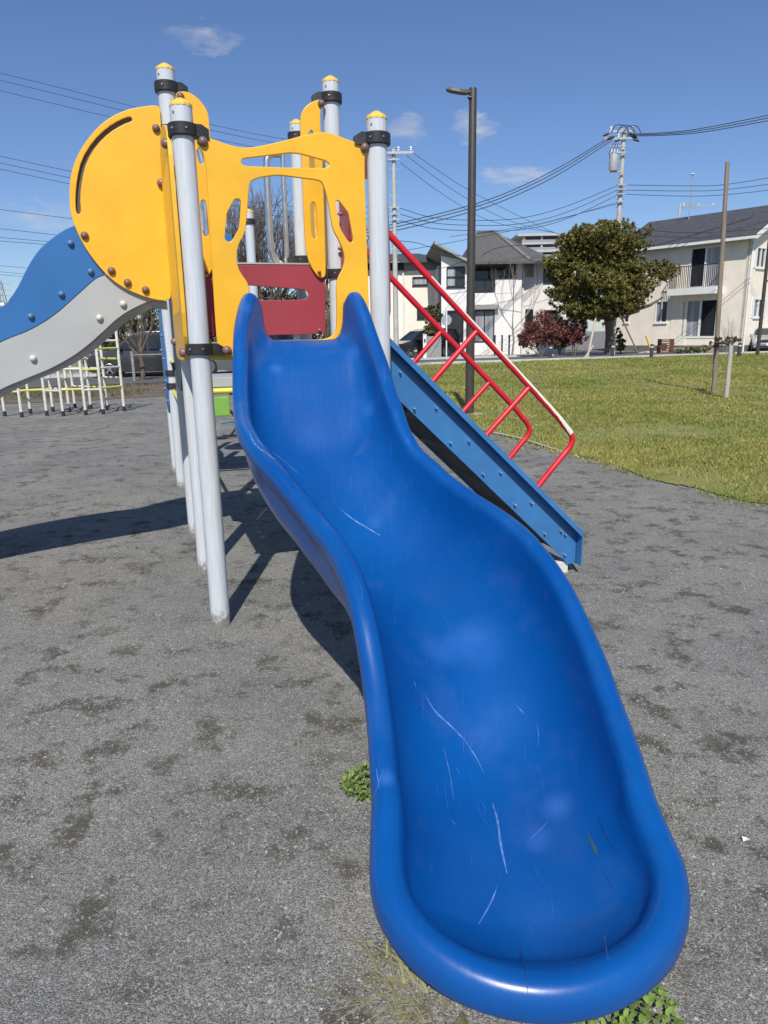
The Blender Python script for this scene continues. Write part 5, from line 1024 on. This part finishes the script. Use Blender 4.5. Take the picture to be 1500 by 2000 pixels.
# crates and an air-conditioning unit by its wall
cp = P3(1298, 690, 47.5)
for i, (dx, z0, l) in enumerate(((0, 0, 'lower brown slatted crate stacked by the cream house'), (.03, .46, 'upper brown slatted crate stacked by the cream house'))):
    t = thing('wooden_crate', (cp[0] + dx, cp[1], z0), l, 'crate', 'crates by the cream house'); CRM = MATS.get('crate_wood') or mat('crate_wood', (.16, .06, .04), .8, .2, 8)
    for k in range(4): q = MB(); q.box(cp[0] + dx - .42, cp[0] + dx + .42, cp[1] - .32, cp[1] - .29, z0 + .02 + k * .11, z0 + .10 + k * .11); q.build('slat', CRM, t)
    for s in (-.42, .36): q = MB(); q.box(cp[0] + dx + s, cp[0] + dx + s + .06, cp[1] - .29, cp[1] + .3, z0, z0 + .45); q.build('crate_end', CRM, t)
    q = MB(); q.box(cp[0] + dx - .36, cp[0] + dx + .36, cp[1] - .285, cp[1] + .3, z0 + .01, z0 + .04); q.build('crate_bottom', CRM, t)
ap = FLf.w(FLf.tz(1306, 670)[0], 0, .5); ac = thing('air_conditioner', tuple(ap), 'pale outdoor air-conditioning unit beside the brown crates', 'air conditioner')
q = MB(); q.box(ap.x - .4, ap.x + .4, ap.y - .15, ap.y + .15, .05, .65); q.build('casing', TRIM, ac, bevel=.015); q = MB(); q.lathe([(.24, 0), (.24, .02), (.20, .025), (.05, .02), (0, .02)], (ap.x - .08, ap.y - .15, .36), 20, (0, -1, 0)); q.build('fan_grille', FRAMEB, ac)
# --- cream house behind the slim pole
F3 = Face(G(0, 58.0), G(1, 0)); H3b = P3(760, 680, 58); H3 = thing('cream_house', (H3b[0], H3b[1], 0), 'plain cream house with dark low roof behind the slim utility pole', 'house')
w1, w2 = rect(F3, 806, 541, 834, 557), rect(F3, 815, 601, 842, 622); x0, x1, zt = g0(F3, 636), g0(F3, 868), zz(F3, 528, 800)
sheet('wall', F3, [(x0, 0), (x1, 0), (x1, zt), (x0, zt)], [w1, w2], .2, CREAMW, H3, -.1, .001); window(F3, w1, H3, FRAMEB, 1, 1, (0,)); window(F3, w2, H3, FRAMEB, 1)
q = MB(); F3.box(q, x0 + .2, x1 - .2, 0, zt - .1, -9, -.8); q.build('rear_block', MATS['house_body'], H3)
q = MB(); F3.box(q, g0(F3, 790), g0(F3, 868), zt - .02, zt + .75, -.3, .02); q.build('upper_band', GREYW, H3)
p0 = P3(770, 496, 63); roof('roof', [(x0 - .6, 57.2, zt + .7), (x1 + .6, 57.2, zt + .7), (x1 + .6, 68, zt + .7), (x0 - .6, 68, zt + .7), (x0 + 3, 63, p0[2]), (p0[0] + 2, 63, p0[2])], [(0, 1, 5, 4), (1, 2, 5), (2, 3, 4, 5), (3, 0, 4)], ROOFD, H3, .2)
for x in (772, 788): q = MB(); q.tube([F3.w(g0(F3, x), 0, .1), F3.w(g0(F3, x), 3, .1), F3.w(g0(F3, x), zt, .1)], .08, 8); q.build('downpipe', TRIM, H3)
# low garden wall by the black minivan
F4 = Face(G(0, 46.5), G(1, 0)); q = MB(); F4.box(q, g0(F4, 833), g0(F4, 862), 0, 1.35, -.2, 0); gw = thing('garden_wall', (g0(F4, 847), 46.5, 0), 'low grey garden wall with a white gatepost beside the minivan', 'wall'); attach(q.build('wall_body', mat('garden_wall_grey', (.30, .30, .29), .9, .15, 3)), gw)
q = MB(); F4.box(q, g0(F4, 826), g0(F4, 833) - .01, 0, 1.5, -.25, .03); q.build('gatepost', TRIM, gw); q = MB(); F4.box(q, g0(F4, 828), g0(F4, 831), 1.0, 1.2, .03, .08); q.build('letterbox', FRAMEB, gw)
APT = mat('apartment_trim', (.50, .48, .45), .8, .1, 2)
# --- apartment block far behind
F5 = Face(G(0, 150.0), G(1, 0)); H5b = P3(1060, 640, 150); H5 = thing('apartment_block', (H5b[0], H5b[1], 0), 'far pale apartment block with long white balconies above the roofs', 'building')
x0, x1 = g0(F5, 1016), g0(F5, 1150); q = MB(); F5.box(q, x0 + .5, x1, 0, zz(F5, 461, 1060), -14, -1.8); q.build('wall', mat('apartment_wall', (.36, .36, .37), .8, .1, 2), H5)
q = MB(); F5.box(q, x0 - 1, x1 + 1, zz(F5, 461, 1060), zz(F5, 456.5, 1060), -15, .6); q.build('roof', APT, H5)
for k in range(6):
    y = 476 + 14.5 * k; zf = zz(F5, y, 1060); q = MB(); F5.box(q, x0, x1, zf - .2, zf + .25, -1.8, .2); s_l = q.build('balcony_slab', APT, H5)
    q = MB(); F5.box(q, x0, x1, zf + .25, zf + .75, .08, .14); q.build('balcony_panel', mat('balcony_glass', (.30, .33, .36), .3) if 'balcony_glass' not in MATS else MATS['balcony_glass'], s_l)
    for j in range(7): q = MB(); xx = x0 + 1 + j * (x1 - x0 - 2) / 6; F5.box(q, xx, xx + 1.5, zf - 1.35, zf - .25, -1.82, -1.74); q.build('window', GLASS, H5)
for j in (.02, .27, .52, .77): q = MB(); xx = x0 + (x1 - x0) * j; F5.box(q, xx, xx + .35, 0, zz(F5, 461, 1060) - .01, -1.6, .1); q.build('pier', APT, H5)
q = MB(); F5.box(q, g0(F5, 1078), g0(F5, 1086), zz(F5, 456.5, 1060), zz(F5, 452, 1060), -8, -4); q.build('roof_plant', APT, H5)
# far left: white building and a lattice pylon
wbp = P3(-10, 650, 95); H6 = thing('white_building', (wbp[0], wbp[1], 0), 'far white flat building just left of the blue wave board', 'building'); q = MB(); q.box(wbp[0] - 14, wbp[0] + 1.4, 95, 105, 0, zat(wbp[:2], 596)); q.build('wall', WHITEW, H6)
q = MB(); zt6 = zat(wbp[:2], 592); q.box(wbp[0] - 14.5, wbp[0] + 1.9, 94.6, 105.4, zt6 - .35, zt6); q.build('roof', TRIM, H6)
for k in range(4): q = MB(); q.box(wbp[0] - 1.2 - k * 3, wbp[0] + .2 - k * 3, 94.95, 95.0, zt6 - 2.4, zt6 - 1.0); q.build('window', GLASS, H6)
pyb = P3(11, 640, 240); py = thing('lattice_pylon', (pyb[0], pyb[1], 0), 'distant grey lattice pylon on the left horizon', 'pylon'); hz = zat(pyb[:2], 548)
for sx in (-1, 1):
    for sy in (-1, 1): q = MB(); q.tube([(pyb[0] + sx * 2.2, pyb[1] + sy * 2.2, 0), (pyb[0] + sx * 1.4, pyb[1] + sy * 1.4, hz * .5), (pyb[0] + sx * .4, pyb[1] + sy * .4, hz)], .16, 5); q.build('leg', GALV, py)
for k in range(4): zk = hz * (.68 + .09 * k); q = MB(); q.tube([(pyb[0] - 3.2, pyb[1], zk), (pyb[0], pyb[1], zk + .3), (pyb[0] + 3.2, pyb[1], zk)], .14, 5); q.build('pylon_arm', GALV, py)
for k in range(10): zk = hz * .1 * k; w_ = 2.2 - 1.8 * k / 10; q = MB(); q.tube([(pyb[0] - w_, pyb[1] - w_, zk), (pyb[0], pyb[1] - w_, zk + hz * .05), (pyb[0] + w_ - .18, pyb[1] - w_, zk + hz * .1)], .09, 4); q.build('brace', GALV, py)
# television aerial on the cream house
an = hp(-6.2, gt / 2 - .6, zP - .3); at_ = thing('roof_aerial', an, 'thin television aerial standing above the cream house roof', 'aerial'); q = MB(); q.tube([an, (an[0], an[1], an[2] + 1.2), (an[0], an[1], an[2] + 3.0)], .03, 6); q.build('mast', GALV, at_)
q = MB(); q.lathe([(0, 0), (.17, .02), (.16, .06), (0, .07)], (an[0], an[1], an[2] + 3.0), 10); q.build('beacon', TRIM, at_)
for k in range(4): q = MB(); q.tube([(an[0] - .6, an[1] - .2 + k * .1, an[2] + .8 + k * .14), (an[0], an[1], an[2] + .85 + k * .14), (an[0] + .6, an[1], an[2] + .8 + k * .14)], .014, 5); q.build('dipole', GALV, at_)
# ------------------------------------------------------------------ vehicles
TYRE = mat('tyre_rubber', (.02, .02, .02), .85, .2, 20); RIM = mat('alloy_rim', (.55, .56, .57), .3, .1, 10, metal=.8); LENS = mat('headlight_lens', (.75, .77, .78), .12, .1, 10, spec=.8); LENSR = mat('tail_lens', (.45, .02, .02), .2, .1, 10); PLATE = mat('number_plate', (.75, .75, .72), .5, .03, 5); BLACKP = mat('black_trim', (.02, .02, .02), .5, .1, 10)
def car(loc, rz, paint, label, prof, L_=4.7, W=1.75, wheels=(.85, 3.65), wr=.33, glass=None, belt=1.0):
    """prof: side outline (x from the nose, z) walking over the top from front bumper to rear bumper; narrower above the belt."""
    t = thing('parked_car', (0, 0, 0), label, 'car'); hw = W / 2
    def half(z): return hw if z <= belt else hw - (z - belt) * .24
    pts = [(.0, .28)] + prof + [(L_, .28), (L_ - .2, .20), (.2, .20)]
    m = MB(); n = len(pts); vs = [(x, -half(z), z) for x, z in pts] + [(x, half(z), z) for x, z in pts]
    # flanks with a belt-line crease: fan each flank from the belt
    cx, cz = L_ * .5, belt * .72
    vs += [(cx, -hw - .02, cz), (cx, hw + .02, cz)]; fs = []
    for i in range(n):
        j = (i + 1) % n; fs.append((i, j, n + j, n + i)); fs.append((2 * n, j, i)); fs.append((2 * n + 1, n + i, n + j))
    m.add(vs, fs); parts = [m.build('body', paint, None, bevel=.03)]
    for kind, q in (glass or []):
        for s in ((-1, 1) if kind == 'side' else (0,)):
            m = MB()
            if kind == 'side':
                v = [(x, s * (half(z) + .035), z) for x, z in q]; v2 = [(x, s * (half(z) - .05), z) for x, z in q]; k = len(q); m.add(v + v2, [tuple(range(k)), tuple(range(2 * k - 1, k - 1, -1))] + [(i, (i + 1) % k, k + (i + 1) % k, k + i) for i in range(k)])
                parts.append(m.build('side_window', GLASS))
            else:
                (xa, za), (xb, zb) = q; o_ = -.02 if kind == 'front' else .02
                v = [(xa + o_, -half(za) + .10, za), (xa + o_, half(za) - .10, za), (xb + o_, half(zb) - .08, zb), (xb + o_, -half(zb) + .08, zb)]; v = [(x, y, z + .02) for x, y, z in v] ; v2 = [(x - o_ * 3, y, z - .05) for x, y, z in v]
                m.add(v + v2, [(0, 1, 2, 3), (7, 6, 5, 4), (0, 4, 5, 1), (1, 5, 6, 2), (2, 6, 7, 3), (3, 7, 4, 0)]); parts.append(m.build('windscreen' if kind == 'front' else 'rear_window', GLASS))
    subs = []
    for wx in wheels:
        for s in (-1, 1):
            m = MB(); c = (wx, s * (hw - .02), wr); m.lathe([(.0, -.16), (wr * .9, -.16), (wr, -.12), (wr, -.01), (wr * .93, .03), (wr * .66, .035), (wr * .64, .0)], c, 24, (0, s, 0)); ty = m.build('wheel', TYRE); parts.append(ty)
            m = MB(); m.lathe([(wr * .64, -.02), (wr * .64, .03), (wr * .6, .035), (wr * .58, .0)], c, 24, (0, s, 0))
            for k in range(5):
                a = k * 1.2566; m.box(-wr * .07, wr * .07, -.02, .03, wr * .05, wr * .62, Matrix.Translation(c) @ Matrix.Rotation(a, 4, 'Y') @ Matrix.Translation((0, s * .005, 0)))
            m.lathe([(wr * .16, -.01), (wr * .16, .035), (0, .04)], c, 12, (0, s, 0)); r_ = m.build('rim', RIM); subs.append((r_, ty))
    for s in (-1, 1):
        m = MB(); m.box(-.03, .16, s * (hw - .44), s * (hw - .06), .62, .80); parts.append(m.build('headlight', LENS, None, bevel=.02)); m = MB(); m.box(L_ - .12, L_ + .025, s * (hw - .32), s * (hw - .05), .75, 1.05); parts.append(m.build('tail_light', LENSR, None, bevel=.02))
        m = MB(); m.box(1.28, 1.42, s * (hw + .03), s * (hw + .20), belt + .02, belt + .16); parts.append(m.build('wing_mirror', paint, None, bevel=.02))
    m = MB(); m.box(-.045, -.01, -.17, .17, .40, .56); parts.append(m.build('number_plate', PLATE)); m = MB(); m.box(L_ + .01, L_ + .045, -.17, .17, .5, .66); parts.append(m.build('number_plate', PLATE)); m = MB(); m.box(-.035, .1, -.5, .5, .60, .74); parts.append(m.build('grille', BLACKP)); m = MB(); m.box(-.03, .1, -.62, .62, .30, .40); parts.append(m.build('bumper_intake', BLACKP))
    M = Matrix.Translation(tuple(map(float, loc))) @ Matrix.Rotation(rz, 4, 'Z') @ Matrix.Translation((-L_ / 2, 0, 0))
    t.location = tuple(map(float, loc))
    for o in parts + [a for a, _ in subs]: o.data.transform(M)
    for o in parts: attach(o, t)
    for a, b in subs: a.parent = b
    return t
VANP = [(-.02, .55), (.02, .75), (.18, .90), (.95, 1.08), (1.75, 1.66), (2.2, 1.80), (3.6, 1.82), (4.5, 1.74), (4.68, 1.3), (4.72, .6)]
VANG = [('side', [(1.15, 1.10), (1.82, 1.58), (2.35, 1.66), (2.35, 1.10)]), ('side', [(2.45, 1.10), (2.45, 1.66), (3.35, 1.68), (3.35, 1.10)]), ('side', [(3.45, 1.10), (3.45, 1.68), (4.25, 1.62), (4.45, 1.15)]), ('front', [(1.02, 1.10), (1.75, 1.63)]), ('rear', [(4.66, 1.25), (4.52, 1.65)])]
PB = mat('black_car_paint', (.012, .012, .014), .22, .1, 3, coat=1.0); PG_ = mat('dark_grey_car_paint', (.030, .031, .033), .25, .1, 3, coat=1.0); PS = mat('silver_car_paint', (.42, .43, .45), .28, .08, 3, metal=.5, coat=1.0); PSG = mat('grey_car_paint', (.16, .165, .17), .3, .08, 3, metal=.4, coat=.8)
vp_ = GP(240, 742); car((vp_[0] + .35, vp_[1] + 2.6, .016), R(8), PG_, 'dark grey minivan parked behind the small pruned tree', VANP, 4.75, 1.75, (.85, 3.75), .34, VANG, 1.06)
vp2 = GP(420, 736); car((vp2[0] + .9, vp2[1] + 2.2, .016), R(10), PSG, 'mid grey minivan parked beyond the far play posts', VANP, 4.75, 1.75, (.85, 3.75), .34, VANG, 1.06)
b3 = P3(812, 690, 45.5); car((b3[0] + .55, 48.2, .03), R(30), PB, 'black minivan parked by the low garden wall', VANP, 4.5, 1.72, (.8, 3.55), .33, VANG, 1.06)
SEDP = [(-.02, .5), (.02, .68), (.2, .80), (1.25, .98), (2.1, 1.44), (2.7, 1.49), (3.4, 1.42), (4.1, 1.08), (4.5, 1.0), (4.6, .6)]
SEDG = [('side', [(1.55, 1.0), (2.15, 1.36), (2.65, 1.40), (2.65, 1.0)]), ('side', [(2.75, 1.0), (2.75, 1.40), (3.3, 1.34), (3.75, 1.02)]), ('front', [(1.35, 1.01), (2.08, 1.40)]), ('rear', [(4.0, 1.12), (3.45, 1.39)])]
b4 = P3(1492, 690, 45.5); car((b4[0] + .9, 47.2, .03), R(68), PS, 'silver car parked beside the cream house', SEDP, 4.6, 1.74, (.85, 3.6), .32, SEDG, .95)
# round sign seen from behind
sp = P3(872, 693, 43.5); sg = thing('road_sign', (sp[0], sp[1], 0), 'round road sign seen from behind on a white post', 'sign'); q = MB(); q.tube([(sp[0], sp[1], 0), (sp[0], sp[1], 1.5), (sp[0], sp[1], zat(sp[:2], 607))], .04, 8); q.build('sign_post', TRIM, sg); q = MB(); q.lathe([(0, 0), (.30, 0), (.31, .015), (.30, .03), (0, .03)], (sp[0], sp[1] + .05, zat(sp[:2], 625)), 24, (0, 1, 0)); q.build('sign_disc', GALV, sg)
# ------------------------------------------------------------------ climbing bars on the left
CREAMB = mat('cream_bar_paint', (.66, .63, .54), .5, .15, 12); YB = mat('yellow_bar_paint', (.62, .60, .10), .45, .15, 12)
jb = [(10, 813), (43, 815), (60, 808), (92, 812), (104, 804), (124, 813), (136, 805), (147, 797), (168, 811), (178, 799), (202, 809), (210, 801), (243, 803)]
o_ = GP(120, 808); jg = thing('climbing_bars', (o_[0], o_[1], 0), 'cream and yellow metal climbing bars behind the left wave slide', 'climbing frame')
jx0, jy0 = GP(243, 803); row1 = [GP(10, 813), GP(43, 815), GP(92, 812), GP(124, 813), GP(168, 811), GP(202, 809), GP(243, 803)]; row2 = [GP(60, 808), GP(104, 804), GP(136, 805), GP(147, 797), GP(178, 799), GP(210, 801)]
hts = {0: 1.05, 1: 1.05, 2: 1.2, 3: 1.25, 4: 1.5, 5: 1.65, 6: 1.92}
def jpost(p, h):
    q = MB(); q.lathe([(.032, 0), (.030, h * .5), (.030, h), (.018, h + .02), (0, h + .025)], (p[0], p[1], 0), 10); o = q.build('upright', CREAMB, jg); q = MB(); q.lathe([(.036, -.02), (.036, .10), (.031, .11)], (p[0], p[1], 0), 10); q.build('boot', BLACKP, o)
for i, p in enumerate(row1): jpost(p, hts[i])
for i, p in enumerate(row2): jpost(p, (1.0, 1.2, 1.25, 1.3, 1.5, 1.7)[i])
def rung(a, b, z, m): q = MB(); q.tube([(*a, z), (*((a + b) / 2), z), (*b, z)], .022, 8); q.build('rung', m, jg)
for i in range(6):
    for k, z in enumerate((.52, .93, 1.32, 1.7)):
        if z < min(hts[i], hts[i + 1]) + .02: rung(row1[i], row1[i + 1], z + .02 * (i % 2), YB if (i + k) % 2 else CREAMB)
for i in range(5):
    for k, z in enumerate((.52, .93, 1.32)):
        if z < (1.0, 1.2, 1.25, 1.3, 1.5)[i] + .02: rung(row2[i], row2[i + 1], z - .02, YB if (i + k + 1) % 2 else CREAMB)
for i, j in ((0, 0), (2, 1), (3, 2), (4, 4), (5, 5), (6, 5)):
    for k, z in enumerate((.72, 1.12, 1.5)):
        if z < hts[i]: rung(row1[i], row2[j], z, YB if (i + k) % 2 else CREAMB)
fp_ = GP(263, 745); q = MB(); q.lathe([(.055, -.02), (.055, 1.05), (.03, 1.08), (0, 1.09)], (fp_[0], fp_[1], 0), 10); q.tube([(fp_[0], fp_[1], .95), (fp_[0] + .7, fp_[1] + .2, .95), (fp_[0] + 1.5, fp_[1] + .4, .95)], .03, 8); tag(q.build('tree_support', BARKG), 'pale wooden tree support beside the small pruned tree', 'support')
# ------------------------------------------------------------------ bicycle left beyond the posts
bp = GP(470, 856); bx_, by_ = bp; BK = thing('bicycle', (bx_, by_, 0), 'small dark bicycle with a bright green side panel behind the posts', 'bicycle'); BF = Face(bp, G(.93, .35))
def bt(pts, r, name, m): q = MB(); q.tube([BF.w(*p) for p in pts], r, 8); return q.build(name, m, BK)
for t in (-.28, .52):
    q = MB(); ring = [BF.w(t + .23 * math.cos(a), .25 + .23 * math.sin(a)) for a in np.linspace(0, 2 * math.pi, 25)]; q.tube(ring, .02, 6, caps=False); w_ = q.build('wheel', TYRE, BK); q = MB()
    for k in range(8): a = k * math.pi / 8; q.tube([BF.w(t - .22 * math.cos(a), .25 - .22 * math.sin(a)), BF.w(t, .25, .003 * k - .012), BF.w(t + .22 * math.cos(a), .25 + .22 * math.sin(a))], .002, 4)
    q.build('spokes', GALV, w_)
FRM = mat('bicycle_frame', (.05, .20, .24), .35, .1, 5)
bt([(-.28, .25), (-.05, .28), (.08, .30)], .016, 'chain_stay', FRM); bt([(.08, .30), (.04, .48), (-.02, .66)], .018, 'seat_tube', FRM); bt([(.08, .30), (.28, .48), (.42, .62)], .02, 'down_tube', FRM); bt([(.0, .58), (.2, .62), (.42, .66)], .018, 'top_tube', FRM); bt([(.52, .25), (.46, .5), (.40, .80)], .018, 'fork', FRM)
q = MB(); q.tube([BF.w(.36, .84, .24), BF.w(.40, .80, .0), BF.w(.36, .84, -.24)], .014, 8); q.build('handlebar', GALV, BK); q = MB(); q.lathe([(0, 0), (.07, .01), (.09, .03), (.05, .05), (0, .05)], BF.w(-.05, .66), 12); q.build('saddle', BLACKP, BK)
q = MB(); BF.box(q, -.42, -.14, .36, .66, .03, .06); q.build('side_panel', mat('lime_plastic', (.24, .46, .08), .45), BK, bevel=.02)
